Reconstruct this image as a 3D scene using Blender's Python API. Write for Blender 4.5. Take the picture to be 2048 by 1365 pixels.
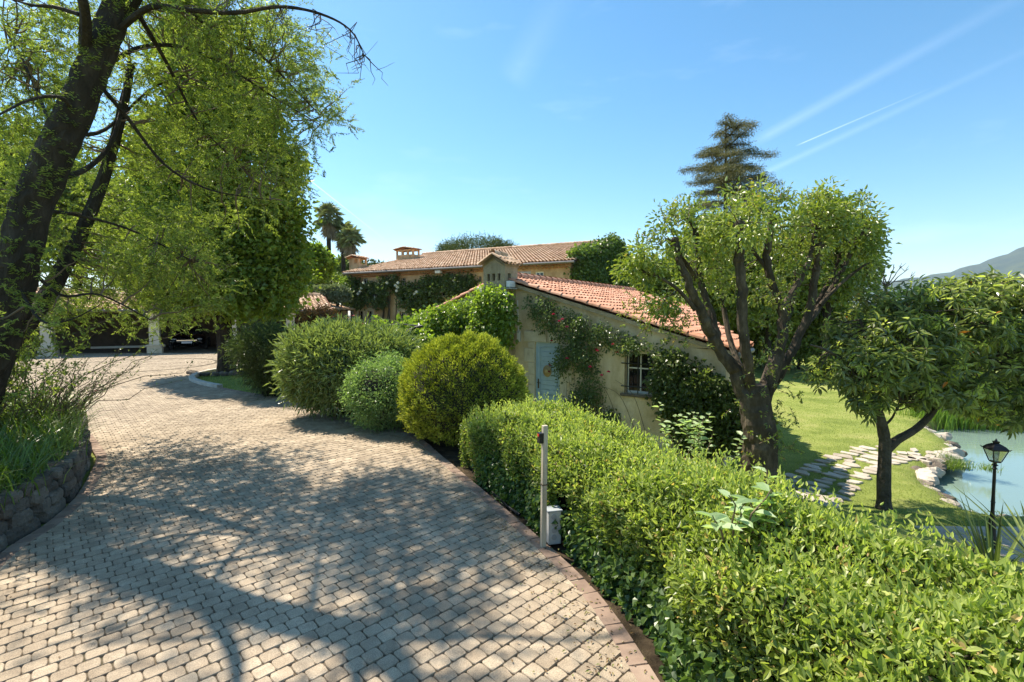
import bpy, math, random
import numpy as np
from mathutils import Vector, Matrix

for o in list(bpy.data.objects): bpy.data.objects.remove(o)
SC = bpy.context.scene
COL = SC.collection
rng = np.random.default_rng(7)
R = math.radians

# ------------------------------------------------------------------ camera
F = 967.0; CH = 2.1; PITCH = math.atan(52.5/967.0)
cd = bpy.data.cameras.new('camera'); cam = bpy.data.objects.new('camera', cd); COL.objects.link(cam)
cd.sensor_width = 36; cd.lens = F/2048*36; cd.clip_start = 0.05; cd.clip_end = 30000
cam.location = (0, 0, CH); cam.rotation_euler = (math.pi/2-PITCH, 0, 0)
SC.camera = cam

# ------------------------------------------------------------------ sky
SUN_EL = R(54); SUN_H = np.array([-0.75, 0.66])          # horizontal direction towards the sun
SUN_H = SUN_H/np.linalg.norm(SUN_H)
az = math.atan2(SUN_H[0], SUN_H[1])                         # clockwise from +Y
w = bpy.data.worlds.new('World'); SC.world = w; w.use_nodes = True
nt = w.node_tree; nt.nodes.clear()
out = nt.nodes.new('ShaderNodeOutputWorld'); bg = nt.nodes.new('ShaderNodeBackground')
sky = nt.nodes.new('ShaderNodeTexSky'); sky.sky_type = 'NISHITA'; sky.sun_disc = False
sky.sun_elevation = SUN_EL; sky.sun_rotation = az; sky.air_density = 1.0; sky.dust_density = 0.35; sky.ozone_density = 2.2
sky.altitude = 200
bg.inputs['Strength'].default_value = 0.15
def wn(t, **k):
    n = nt.nodes.new(t)
    for a, b in k.items(): setattr(n, a, b)
    return n
def wmath(op, a, b=None, clamp=False):
    n = wn('ShaderNodeMath', operation=op); n.use_clamp = clamp
    for i, v in enumerate((a, b)):
        if v is None: continue
        if isinstance(v, (int, float)): n.inputs[i].default_value = v
        else: nt.links.new(v, n.inputs[i])
    return n.outputs[0]
tc = wn('ShaderNodeTexCoord')
def pixdir(px, py):
    f = np.array([0, math.cos(PITCH), -math.sin(PITCH)]); u = np.array([0, math.sin(PITCH), math.cos(PITCH)])
    d = f+(px-1024)/F*np.array([1, 0, 0])-(py-682.5)/F*u
    return d/np.linalg.norm(d)
def wdot(v):
    n = wn('ShaderNodeVectorMath', operation='DOT_PRODUCT'); nt.links.new(tc.outputs['Generated'], n.inputs[0])
    n.inputs[1].default_value = tuple(v); return n.outputs['Value']
mask = None
# (x0,y0,x1,y1, half width, strength): thin high vapour trails, given as directions in the sky
for (x0, y0, x1, y1, wd, st) in [(615, 357, 770, 480, .0014, .4), (1590, 293, 1830, 190, .0013, .35), (1500, 290, 2100, -40, .012, .10), (1500, 360, 2120, 70, .007, .09),
                                 (1020, 170, 1150, -60, .035, .05)]:
    a, b = pixdir(x0, y0), pixdir(x1, y1)
    n = np.cross(a, b); n /= np.linalg.norm(n); t = np.cross(n, a); t /= np.linalg.norm(t)
    L = math.acos(float(a@b))
    band = wmath('SUBTRACT', 1, wmath('DIVIDE', wmath('ABSOLUTE', wdot(n)), wd), True)
    al = wmath('DIVIDE', wdot(t), math.sin(L))
    ramp = wmath('MULTIPLY', wmath('MULTIPLY', al, 12, True), wmath('SUBTRACT', 1.15, al, True), True)
    m = wmath('MULTIPLY', wmath('MULTIPLY', band, ramp), st)
    mask = m if mask is None else wmath('ADD', mask, m, True)
mp = wn('ShaderNodeMapping'); mp.inputs['Scale'].default_value = (1.2, 1.2, 5); mp.inputs['Rotation'].default_value = (0.2, 0.55, 0.3)
nz = wn('ShaderNodeTexNoise'); nz.inputs['Scale'].default_value = 1.6; nz.inputs['Detail'].default_value = 7; nz.inputs['Roughness'].default_value = .6
nt.links.new(tc.outputs['Generated'], mp.inputs[0]); nt.links.new(mp.outputs[0], nz.inputs[0])
cl = wmath('MULTIPLY', wmath('SUBTRACT', nz.outputs[0], 0.5, True), 0.7, True)
mask = wmath('ADD', mask, cl, True)
mx = wn('ShaderNodeMixRGB'); nt.links.new(mask, mx.inputs[0])
hs = wn('ShaderNodeHueSaturation'); hs.inputs['Saturation'].default_value = 1.24; hs.inputs['Hue'].default_value = 0.487; hs.inputs['Value'].default_value = .60
nt.links.new(sky.outputs[0], hs.inputs['Color'])
nt.links.new(hs.outputs[0], mx.inputs[1]); mx.inputs[2].default_value = (5.0, 5.6, 6.4, 1)
nt.links.new(mx.outputs[0], bg.inputs[0]); nt.links.new(bg.outputs[0], out.inputs[0])

# ------------------------------------------------------------------ sun, exposure
sd = bpy.data.lights.new('sun', 'SUN'); sd.energy = 4.1; sd.angle = R(0.55); sd.color = (1, .90, .76)
so = bpy.data.objects.new('sun', sd); COL.objects.link(so)
sv = Vector((SUN_H[0]*math.cos(SUN_EL), SUN_H[1]*math.cos(SUN_EL), math.sin(SUN_EL)))
so.rotation_euler = sv.to_track_quat('Z', 'Y').to_euler(); so.location = (-20, 40, 60)
vs = SC.view_settings; vs.view_transform = 'Standard'; vs.look = 'None'; vs.gamma = 1; vs.exposure = 1.32
SC.render.resolution_x = 1024; SC.render.resolution_y = 682
SC.render.engine = 'CYCLES'
SC.cycles.max_bounces = 6; SC.cycles.transparent_max_bounces = 8; SC.cycles.diffuse_bounces = 4

# ------------------------------------------------------------------ layout helpers
FW = np.array([0, math.cos(PITCH), -math.sin(PITCH)]); UP = np.array([0, math.sin(PITCH), math.cos(PITCH)])
def ray(px, py): return FW+(px-1024)/F*np.array([1., 0, 0])-(py-682.5)/F*UP
def P(px, py, Y):
    d = ray(px, py); return np.array([0, 0, CH])+d*(Y/d[1])
def G(px, py, z=0.0):
    d = ray(px, py); return np.array([0, 0, CH])+d*((z-CH)/d[2])
def nrm(a): return a/(np.linalg.norm(a, axis=-1, keepdims=True)+1e-9)
def ss(x): x = np.clip(x, 0, 1); return x*x*(3-2*x)

# ------------------------------------------------------------------ object helpers
def tag(o, label=None, cat=None, group=None, kind=None):
    if label: o['label'] = label
    if cat: o['category'] = cat
    if group: o['group'] = group
    if kind: o['kind'] = kind
    return o
def empty(name, loc, label, cat, group=None, rz=0):
    o = bpy.data.objects.new(name, None); COL.objects.link(o); o.location = tuple(loc); o.rotation_euler = (0, 0, rz)
    o.empty_display_size = .2
    return tag(o, label, cat, group)

class MB:
    """collects vertices and faces; build() links them as one mesh object"""
    def __init__(s): s.V = []; s.F = []; s.A = []; s.n = 0
    def add(s, V, F, v=0.5, m=0):
        V = np.asarray(V, float).reshape(-1, 3)
        fs = F if isinstance(F, list) and len(F) and isinstance(F[0], np.ndarray) and F[0].ndim == 2 else None
        if fs is None:
            by = {}
            for f in F: by.setdefault(len(f), []).append(tuple(f))
            fs = [np.array(x) for x in by.values()]
        for f in fs: s.F.append((f+s.n, m))
        s.V.append(V); s.A.append(np.broadcast_to(np.asarray(v, float), (len(V),)).copy()); s.n += len(V)
        return s
    def box(s, lo, hi, M=None, v=.5, m=0, bev=0):
        x0, y0, z0 = lo; x1, y1, z1 = hi
        if bev > 0:
            b = bev; V = []; 
            for z, i in ((z0, b), (z0+b, 0), (z1-b, 0), (z1, b)):
                for (x, y) in ((x0+i, y0), (x1-i, y0), (x1, y0+i), (x1, y1-i), (x1-i, y1), (x0+i, y1), (x0, y1-i), (x0, y0+i)) if i == 0 else \
                        ((x0+b, y0+b*.7), (x1-b, y0+b*.7), (x1-b*.7, y0+b), (x1-b*.7, y1-b), (x1-b, y1-b*.7), (x0+b, y1-b*.7), (x0+b*.7, y1-b), (x0+b*.7, y0+b)):
                    V.append((x, y, z))
            # true chamfer on side edges
            V = np.array(V, float)
            for k in (1, 2):
                q = V[k*8:(k+1)*8]
                q[0] = (x0+b, y0, q[0][2]); q[1] = (x1-b, y0, q[1][2]); q[2] = (x1, y0+b, q[2][2]); q[3] = (x1, y1-b, q[3][2])
                q[4] = (x1-b, y1, q[4][2]); q[5] = (x0+b, y1, q[5][2]); q[6] = (x0, y1-b, q[6][2]); q[7] = (x0, y0+b, q[7][2])
            Fs = [tuple(range(7, -1, -1)), tuple(range(24, 32))]
            for k in range(3):
                for j in range(8):
                    a = k*8+j; c = k*8+(j+1) % 8
                    Fs.append((a, c, c+8, a+8))
        else:
            V = np.array([(x0, y0, z0), (x1, y0, z0), (x1, y1, z0), (x0, y1, z0), (x0, y0, z1), (x1, y0, z1), (x1, y1, z1), (x0, y1, z1)], float)
            Fs = [(0, 3, 2, 1), (4, 5, 6, 7), (0, 1, 5, 4), (1, 2, 6, 5), (2, 3, 7, 6), (3, 0, 4, 7)]
        if M is not None: V = M(V)
        return s.add(V, Fs, v, m)
    def tube(s, pts, rad, seg=8, v=.5, m=0, caps=True, lump=0):
        pts = np.asarray(pts, float); n = len(pts); rad = np.broadcast_to(np.asarray(rad, float), (n,))
        T = np.gradient(pts, axis=0); T = nrm(T)
        ref = np.array([0, 0, 1.]) if abs(T[:, 2]).mean() < .8 else np.array([1., 0, 0])
        S = nrm(np.cross(T, ref)); B = np.cross(T, S)
        a = np.arange(seg)/seg*2*np.pi
        rr = rad[:, None]*np.ones(seg)
        if lump: rr = rr*(1+lump*rng.normal(size=(n, seg)))
        V = pts[:, None]+rr[..., None]*(np.cos(a)[None, :, None]*S[:, None]+np.sin(a)[None, :, None]*B[:, None])
        i = np.arange(n-1)[:, None]*seg; j = np.arange(seg)[None]; k = (j+1) % seg
        Q = np.stack([i+j, i+k, i+k+seg, i+j+seg], -1).reshape(-1, 4)
        Fs = [Q]
        if caps: Fs += [np.arange(seg)[::-1][None], (np.arange(seg)+(n-1)*seg)[None]]
        return s.add(V.reshape(-1, 3), Fs, v, m)
    def build(s, name, mats, parent=None, smooth=False, world=True):
        V = np.concatenate(s.V); A = np.concatenate(s.A)
        if parent is not None and world:
            M = Matrix.Translation(parent.location) @ parent.rotation_euler.to_matrix().to_4x4()
            Mi = np.array(M.inverted()); V = V@Mi[:3, :3].T+Mi[:3, 3]
        me = bpy.data.meshes.new(name); me.vertices.add(len(V)); me.vertices.foreach_set('co', V.astype(np.float32).ravel())
        li = np.concatenate([f.ravel() for f, m in s.F]).astype(np.int32)
        tot = np.concatenate([np.full(len(f), f.shape[1]) for f, m in s.F]).astype(np.int32)
        mi = np.concatenate([np.full(len(f), m) for f, m in s.F]).astype(np.int32)
        me.loops.add(len(li)); me.loops.foreach_set('vertex_index', li)
        me.polygons.add(len(tot)); st = np.zeros(len(tot), np.int32); st[1:] = np.cumsum(tot)[:-1]
        me.polygons.foreach_set('loop_start', st); me.polygons.foreach_set('material_index', mi)
        if smooth: me.polygons.foreach_set('use_smooth', np.ones(len(tot), bool))
        else: me.polygons.foreach_set('use_smooth', np.zeros(len(tot), bool))
        at = me.attributes.new('v', 'FLOAT', 'POINT'); at.data.foreach_set('value', A.astype(np.float32))
        me.update(calc_edges=True)
        for m in (mats if isinstance(mats, (list, tuple)) else [mats]): me.materials.append(m)
        o = bpy.data.objects.new(name, me); COL.objects.link(o)
        if parent is not None: o.parent = parent
        return o

def leaves(mb, C, A, N, L, W, fine=False, fold=.22, droop=.15, v=None, m=0):
    n = len(C); L = np.broadcast_to(L, (n,))[:, None]; W = np.broadcast_to(W, (n,))[:, None]
    A = nrm(A); N = nrm(N-(N*A).sum(1, keepdims=True)*A); S = np.cross(A, N)
    if v is None: v = rng.random(n)
    if fine:
        V = np.stack([C, C+A*L*.3+S*W*.46+N*fold*W, C+A*L*.68+S*W*.36+N*(fold*W-droop*L*.4), C+A*L-N*droop*L,
                      C+A*L*.68-S*W*.36+N*(fold*W-droop*L*.4), C+A*L*.3-S*W*.46+N*fold*W], 1)
        b = np.arange(n)[:, None]*6
        Fs = [np.concatenate([b+np.array([[0, 1, 2, 3]]), b+np.array([[0, 3, 4, 5]])])]
        k = 6
    else:
        V = np.stack([C, C+A*L*.42+S*W*.5+N*fold*W, C+A*L-N*droop*L, C+A*L*.42-S*W*.5+N*fold*W], 1)
        b = np.arange(n)[:, None]*4
        Fs = [np.concatenate([b+np.array([[0, 1, 2]]), b+np.array([[0, 2, 3]])])]
        k = 4
    mb.add(V.reshape(-1, 3), Fs, np.repeat(v, k), m)

def in_ells(ells, n, shell=.55):
    """n points in a union of ellipsoids (x,y,z,rx,ry,rz), gathered towards their skins"""
    E = np.array(ells, float); vol = (E[:, 3]*E[:, 4]*E[:, 5])**.67
    k = rng.choice(len(E), n, p=vol/vol.sum()); d = nrm(rng.normal(size=(n, 3)))
    r = rng.random(n)**(1/3.); r = shell*(.72+.28*rng.random(n))+(1-shell)*r
    out = nrm(d/E[k, 3:6])
    return E[k, :3]+d*r[:, None]*E[k, 3:6], out
def foliage(mb, C, O, per, crad, L, W, up=.6, outw=.5, rnd=.6, fine=False, down=.2, vj=.25, flat=1.0, Lj=.35, fold=.22):
    K = len(C); n = K*per
    c = np.repeat(C, per, 0); o = np.repeat(O, per, 0)
    d = rng.normal(size=(n, 3))*crad*.55; d[:, 2] *= flat
    pos = c+d
    ax = nrm(nrm(d)*.9+o*.5+rng.normal(size=(n, 3))*.5+np.array([0, 0, -down]))
    N = nrm(np.array([0, 0, up])+o*outw+rng.normal(size=(n, 3))*rnd)
    LL = L*(1+Lj*(rng.random(n)*2-1)); 
    cv = np.repeat(rng.random(K), per); v = np.clip(cv*.55+.45*rng.random(n), 0, 1)
    leaves(mb, pos, ax, N, LL, W*LL/L, fine=fine, v=v, fold=fold)
def limbpts(p0, p1, n=8, wig=.05, sag=0):
    p0 = np.asarray(p0, float); p1 = np.asarray(p1, float); t = np.linspace(0, 1, n)[:, None]
    q = p0+(p1-p0)*t; L = np.linalg.norm(p1-p0)
    q[1:-1] += rng.normal(size=(n-2, 3))*wig*L*.35
    q[:, 2] += -sag*L*4*(t*(1-t))[:, 0]*.5
    return q
def poly_smooth(pts, k=5):
    pts = np.asarray(pts, float); n = len(pts); t = np.linspace(0, n-1, (n-1)*k+1); out = []
    for x in t:
        i = min(int(x), n-2); f = x-i
        p0 = pts[max(i-1, 0)]; p1 = pts[i]; p2 = pts[i+1]; p3 = pts[min(i+2, n-1)]
        out.append(.5*((2*p1)+(-p0+p2)*f+(2*p0-5*p1+4*p2-p3)*f*f+(-p0+3*p1-3*p2+p3)*f**3))
    return np.array(out)
def twigs(mb, roots, C, frac, r, seg=4):
    """thin branches from the nearest root point to some of the leaf clusters"""
    roots = np.asarray(roots)
    idx = rng.choice(len(C), int(len(C)*frac), replace=False)
    for i in idx:
        d = np.linalg.norm(roots-C[i], axis=1); j = np.argmin(d)
        mb.tube(limbpts(roots[j], C[i], 4, .12), np.linspace(r, r*.3, 4), seg, caps=False)

# ------------------------------------------------------------------ materials
def mat(name, col=(.5, .5, .5), rough=.8, metal=0, spec=.5):
    m = bpy.data.materials.new(name); m.use_nodes = True
    b = m.node_tree.nodes['Principled BSDF']; b.inputs['Base Color'].default_value = (*col, 1)
    b.inputs['Roughness'].default_value = rough; b.inputs['Metallic'].default_value = metal
    b.inputs['Specular IOR Level'].default_value = spec
    return m
def ramp(nt, cols, pos=None):
    r = nt.nodes.new('ShaderNodeValToRGB'); el = r.color_ramp.elements
    pos = pos or [i/(len(cols)-1) for i in range(len(cols))]
    while len(el) < len(cols): el.new(.5)
    for e, c, p in zip(el, cols, pos): e.position = p; e.color = (*c, 1)
    return r
def leafmat(name, cols, pos=None, trans=.38, rough=.42, tcol=1.7, spec=.45):
    m = bpy.data.materials.new(name); m.use_nodes = True; nt = m.node_tree; b = nt.nodes['Principled BSDF']
    a = nt.nodes.new('ShaderNodeAttribute'); a.attribute_name = 'v'
    r = ramp(nt, cols, pos); nt.links.new(a.outputs['Fac'], r.inputs[0])
    nt.links.new(r.outputs[0], b.inputs['Base Color']); b.inputs['Roughness'].default_value = rough
    b.inputs['Specular IOR Level'].default_value = spec
    t = nt.nodes.new('ShaderNodeBsdfTranslucent'); mu = nt.nodes.new('ShaderNodeMixRGB'); mu.blend_type = 'MULTIPLY'; mu.inputs[0].default_value = 1
    mu.inputs[2].default_value = (tcol*1.05, tcol*1.15, tcol*.55, 1); nt.links.new(r.outputs[0], mu.inputs[1]); nt.links.new(mu.outputs[0], t.inputs[0])
    x = nt.nodes.new('ShaderNodeMixShader'); x.inputs[0].default_value = trans
    nt.links.new(b.outputs[0], x.inputs[1]); nt.links.new(t.outputs[0], x.inputs[2])
    nt.links.new(x.outputs[0], nt.nodes['Material Output'].inputs[0]); return m
def noisemat(name, cols, scale=4, detail=8, rough=.85, bump=.3, bscale=None, pos=None, attr=0, spec=.3, bdist=.02, rough_n=.6, stretch=None):
    """procedural colour noise (+ per-piece variation from attribute v) with bump"""
    m = bpy.data.materials.new(name); m.use_nodes = True; nt = m.node_tree; b = nt.nodes['Principled BSDF']
    tc = nt.nodes.new('ShaderNodeTexCoord'); src = tc.outputs['Object']
    if stretch:
        mp = nt.nodes.new('ShaderNodeMapping'); mp.inputs['Scale'].default_value = stretch; nt.links.new(src, mp.inputs[0]); src = mp.outputs[0]
    n = nt.nodes.new('ShaderNodeTexNoise'); n.inputs['Scale'].default_value = scale; n.inputs['Detail'].default_value = detail
    n.inputs['Roughness'].default_value = rough_n; nt.links.new(src, n.inputs[0])
    fac = n.outputs[0]
    s = nt.nodes.new('ShaderNodeMapRange'); s.inputs[1].default_value = .3; s.inputs[2].default_value = .7; nt.links.new(fac, s.inputs[0]); fac = s.outputs[0]
    if attr:
        a = nt.nodes.new('ShaderNodeAttribute'); a.attribute_name = 'v'
        mxx = nt.nodes.new('ShaderNodeMix'); mxx.inputs[0].default_value = attr
        nt.links.new(fac, mxx.inputs[2]); nt.links.new(a.outputs['Fac'], mxx.inputs[3]); fac = mxx.outputs[0]
    r = ramp(nt, cols, pos); nt.links.new(fac, r.inputs[0]); nt.links.new(r.outputs[0], b.inputs['Base Color'])
    b.inputs['Roughness'].default_value = rough; b.inputs['Specular IOR Level'].default_value = spec
    if bump:
        n2 = nt.nodes.new('ShaderNodeTexNoise'); n2.inputs['Scale'].default_value = bscale or scale*6; n2.inputs['Detail'].default_value = 6
        nt.links.new(src, n2.inputs[0])
        bp = nt.nodes.new('ShaderNodeBump'); bp.inputs['Strength'].default_value = bump; bp.inputs['Distance'].default_value = bdist
        nt.links.new(n2.outputs[0], bp.inputs['Height']); nt.links.new(bp.outputs[0], b.inputs['Normal'])
    return m

M_paver = noisemat('paver', [(.20, .155, .115), (.33, .26, .195), (.41, .335, .25), (.48, .395, .30)], 9, 8, .85, .5, 260, attr=.55, bdist=.003)
def pavermat():
    m = noisemat('paver', [(.19, .15, .11), (.31, .25, .185), (.40, .33, .25), (.49, .41, .31)], 9, 8, .88, .6, 300, attr=.55, bdist=.003)
    nt = m.node_tree; b = nt.nodes['Principled BSDF']; src = b.inputs['Base Color'].links[0].from_socket
    tc = nt.nodes.new('ShaderNodeTexCoord')
    def N(s, d, lo, hi, c0, c1, prev, mode='MULTIPLY', ro=.6):
        n = nt.nodes.new('ShaderNodeTexNoise'); n.inputs['Scale'].default_value = s; n.inputs['Detail'].default_value = d; n.inputs['Roughness'].default_value = ro
        nt.links.new(tc.outputs['Object'], n.inputs[0]); r_ = ramp(nt, [c0, c1], [lo, hi]); nt.links.new(n.outputs[0], r_.inputs[0])
        x = nt.nodes.new('ShaderNodeMixRGB'); x.blend_type = mode; x.inputs[0].default_value = 1; nt.links.new(prev, x.inputs[1]); nt.links.new(r_.outputs[0], x.inputs[2]); return x.outputs[0]
    s = N(.9, 10, .36, .58, (.74, .72, .68), (1.05, 1.04, 1.0), src, ro=.7)      # old stains and tyre dirt
    s = N(170, 2, .35, .68, (.72, .72, .72), (1.35, 1.33, 1.28), s)             # exposed aggregate
    nt.links.new(s, b.inputs['Base Color']); return m
M_paver = pavermat()
def stained(m, sc=.7, lo=(.60, .56, .50), st=(1.6, 1.6, .45), a=.34, c=.60):
    nt = m.node_tree; b = nt.nodes['Principled BSDF']; src = b.inputs['Base Color'].links[0].from_socket
    tc = nt.nodes.new('ShaderNodeTexCoord'); mp = nt.nodes.new('ShaderNodeMapping'); mp.inputs['Scale'].default_value = st; nt.links.new(tc.outputs['Object'], mp.inputs[0])
    n = nt.nodes.new('ShaderNodeTexNoise'); n.inputs['Scale'].default_value = sc; n.inputs['Detail'].default_value = 12; n.inputs['Roughness'].default_value = .72
    nt.links.new(mp.outputs[0], n.inputs[0]); r_ = ramp(nt, [lo, (1, 1, 1)], [a, c]); nt.links.new(n.outputs[0], r_.inputs[0])
    x = nt.nodes.new('ShaderNodeMixRGB'); x.blend_type = 'MULTIPLY'; x.inputs[0].default_value = 1; nt.links.new(src, x.inputs[1]); nt.links.new(r_.outputs[0], x.inputs[2]); nt.links.new(x.outputs[0], b.inputs['Base Color']); return m
M_joint = noisemat('joint_sand', [(.05, .055, .02), (.11, .085, .055), (.20, .16, .11)], 3, 8, .95, .5, 90)
M_border = noisemat('border_brick', [(.17, .12, .09), (.27, .19, .14), (.36, .27, .20)], 8, 6, .9, .4, 120, attr=.5, bdist=.004)
M_soil = noisemat('soil', [(.035, .025, .015), (.07, .05, .03), (.11, .08, .05)], 5, 8, .95, .8, 40)
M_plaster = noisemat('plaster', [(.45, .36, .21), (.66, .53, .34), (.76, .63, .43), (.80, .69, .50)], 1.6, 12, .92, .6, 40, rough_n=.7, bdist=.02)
M_render = noisemat('rough_render', [(.30, .24, .155), (.48, .395, .265), (.60, .50, .35)], 2.2, 12, .95, 1.0, 45, rough_n=.75, bdist=.04)
M_houses = noisemat('main_render', [(.42, .27, .14), (.60, .42, .24), (.72, .53, .33)], .9, 12, .95, .9, 14, rough_n=.75, bdist=.06)
M_stone = noisemat('dressed_stone', [(.48, .41, .28), (.64, .56, .41), (.74, .66, .50)], 4, 10, .9, .5, 50, attr=.4, bdist=.01)
M_lime = noisemat('flag_stone', [(.26, .22, .17), (.42, .37, .30), (.55, .50, .43)], 3, 8, .85, .5, 30, attr=.4, bdist=.02)
M_rock = noisemat('rock', [(.05, .042, .034), (.14, .115, .09), (.27, .23, .18)], 3.5, 10, .92, .8, 30, attr=.45, bdist=.03, rough_n=.7)
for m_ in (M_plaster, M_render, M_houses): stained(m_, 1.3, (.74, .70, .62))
stained(M_stone, 3, a=.3, c=.5)
M_tile = noisemat('clay_tile_new', [(.38, .17, .095), (.54, .26, .155), (.64, .34, .22), (.70, .43, .30)], 5, 6, .85, .3, 60, attr=.6, bdist=.004)
M_tileold = noisemat('clay_tile_old', [(.33, .20, .12), (.56, .37, .23), (.70, .50, .34), (.80, .64, .47)], 3, 6, .9, .3, 40, attr=.65, bdist=.004)
for m_ in (M_tile, M_tileold): stained(m_, 1.6, (.55, .52, .48), (1, 1, 1), .33, .5)
M_tilech = noisemat('tile_channel', [(.16, .07, .04), (.28, .13, .08)], 5, 6, .9, .3, 60)
M_wood = noisemat('weathered_wood', [(.26, .215, .165), (.42, .36, .285), (.55, .48, .39)], 3, 8, .8, .4, 30, stretch=(8, 8, .6), attr=.3, bdist=.004)
M_bark = noisemat('dark_bark', [(.014, .011, .009), (.034, .027, .02), (.075, .062, .047)], 6, 10, .95, 1.0, 24, rough_n=.75, bdist=.03, stretch=(1, 1, .35))
M_barkg = noisemat('grey_bark', [(.022, .017, .011), (.062, .048, .032), (.15, .12, .082)], 5, 10, .92, .9, 20, rough_n=.75, bdist=.02, stretch=(1, 1, .5))
M_barkm = noisemat('moss_bark', [(.035, .03, .02), (.075, .062, .042), (.13, .105, .075)], 5, 10, .95, 1.0, 16, rough_n=.75, bdist=.04)
M_stem = mat('twig', (.14, .10, .06), .85)
M_black = mat('black_metal', (.012, .012, .013), .45, .3)
M_iron = mat('wrought_iron', (.02, .02, .022), .5, .2)
M_gutter = mat('zinc', (.20, .19, .18), .5, .6)
M_white = mat('white_paint', (.78, .76, .70), .55)
M_cream = mat('cream_paint', (.62, .56, .44), .6)
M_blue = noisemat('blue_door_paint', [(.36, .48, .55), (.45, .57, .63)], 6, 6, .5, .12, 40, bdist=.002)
M_dark = mat('dark_void', (.012, .011, .01), .9)
M_glass = mat('window_glass', (.012, .014, .016), .06, 0, .8)
M_plastic = mat('white_plastic', (.72, .71, .68), .45)
M_grey = mat('grey_enamel', (.50, .49, .46), .5)
M_straw = noisemat('straw', [(.40, .28, .12), (.55, .40, .20)], 30, 4, .8, .4, 80, bdist=.004)
M_brass = mat('aged_brass', (.12, .08, .03), .45, .8)
M_car = mat('car_paint', (.006, .007, .009), .12, .2)
M_chrome = mat('chrome', (.6, .6, .6), .15, 1)
M_tyre = mat('tyre', (.02, .02, .02), .9)
M_lampglass = mat('lamp_glass', (.25, .27, .22), .1, 0, .8)
M_red = mat('red_lens', (.55, .03, .02), .4)
M_kerb = noisemat('pale_kerb', [(.38, .35, .29), (.55, .52, .45)], 3, 6, .85, .3, 40)

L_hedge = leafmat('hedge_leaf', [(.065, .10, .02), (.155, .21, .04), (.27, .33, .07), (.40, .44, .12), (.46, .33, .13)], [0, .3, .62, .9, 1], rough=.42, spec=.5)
L_ivy = leafmat('ivy_leaf', [(.035, .07, .02), (.08, .14, .03), (.14, .21, .05)], trans=.3, rough=.35)
L_big = leafmat('pale_leaf', [(.26, .36, .17), (.40, .50, .28)], rough=.45)
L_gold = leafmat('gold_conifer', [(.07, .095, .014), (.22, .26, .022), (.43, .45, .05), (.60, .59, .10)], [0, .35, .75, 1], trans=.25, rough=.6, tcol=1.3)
L_ole = leafmat('oleander_leaf', [(.09, .12, .045), (.20, .25, .08), (.33, .38, .13)], trans=.25, rough=.25, spec=.8)
L_pitt = leafmat('small_shrub_leaf', [(.11, .17, .06), (.20, .29, .10), (.30, .40, .16)], rough=.4)
L_dark = leafmat('dark_shrub_leaf', [(.03, .045, .016), (.07, .10, .03), (.14, .18, .05)], trans=.25)
L_phot = leafmat('photinia_leaf', [(.05, .08, .02), (.16, .10, .04), (.36, .14, .05), (.45, .20, .06)], [0, .4, .75, 1])
L_mim = leafmat('acacia_leaf', [(.06, .09, .02), (.15, .20, .04), (.29, .35, .07), (.46, .50, .15)], trans=.42, tcol=1.35, rough=.5)
L_plane = leafmat('maple_leaf', [(.08, .12, .018), (.18, .24, .03), (.30, .36, .05)], trans=.32, tcol=1.4)
L_poll = leafmat('ash_leaf', [(.07, .11, .02), (.16, .22, .03), (.27, .33, .05), (.38, .40, .07), (.42, .22, .08)], [0, .3, .65, .93, 1], trans=.3, rough=.36, spec=.9, tcol=1.3)
L_loq = leafmat('loquat_leaf', [(.08, .105, .04), (.17, .205, .075), (.31, .34, .14), (.46, .50, .12), (.65, .25, .04)], [0, .4, .72, .97, 1], trans=.45, rough=.3, spec=.9)
L_rose = leafmat('rose_leaf', [(.055, .08, .03), (.11, .155, .05), (.20, .26, .08)], trans=.3, rough=.35)
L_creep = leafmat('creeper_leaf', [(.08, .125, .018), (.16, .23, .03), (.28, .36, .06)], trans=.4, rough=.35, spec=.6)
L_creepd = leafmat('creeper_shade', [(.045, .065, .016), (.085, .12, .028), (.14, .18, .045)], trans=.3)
L_cedar = leafmat('cedar_needle', [(.055, .06, .022), (.13, .125, .04), (.24, .215, .08)], trans=.15, rough=.6)
L_pine = leafmat('pine_needle', [(.03, .05, .015), (.075, .10, .025), (.13, .15, .04)], trans=.15, rough=.6)
L_palm = leafmat('palm_frond', [(.15, .17, .08), (.30, .33, .16)], trans=.2)
L_palmd = leafmat('dead_frond', [(.26, .20, .13), (.42, .34, .23)], trans=.15)
L_olive = leafmat('olive_leaf', [(.10, .13, .07), (.22, .25, .15)], trans=.2)
L_bgt = leafmat('far_tree_leaf', [(.08, .12, .025), (.17, .22, .04), (.28, .34, .07)], trans=.3, tcol=1.4)
L_lily = leafmat('lily_blade', [(.055, .09, .016), (.12, .18, .03), (.22, .30, .05)], trans=.35, rough=.35)
L_lawn = leafmat('lawn_blade', [(.15, .21, .04), (.27, .33, .07), (.38, .40, .13)], trans=.3, rough=.6)
L_reed = leafmat('reed_blade', [(.08, .15, .02), (.18, .28, .04)], trans=.35)
L_yucca = leafmat('yucca_blade', [(.03, .05, .02), (.08, .12, .03), (.16, .20, .05)], trans=.15, rough=.3)
M_pink = leafmat('pink_petal', [(.50, .02, .10), (.68, .05, .20)], trans=.25, tcol=1)
M_crim = leafmat('crimson_petal', [(.28, .005, .01), (.42, .01, .02)], trans=.2, tcol=1)
M_whitep = leafmat('white_petal', [(.70, .68, .60), (.8, .8, .75)], trans=.2, tcol=1)

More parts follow.
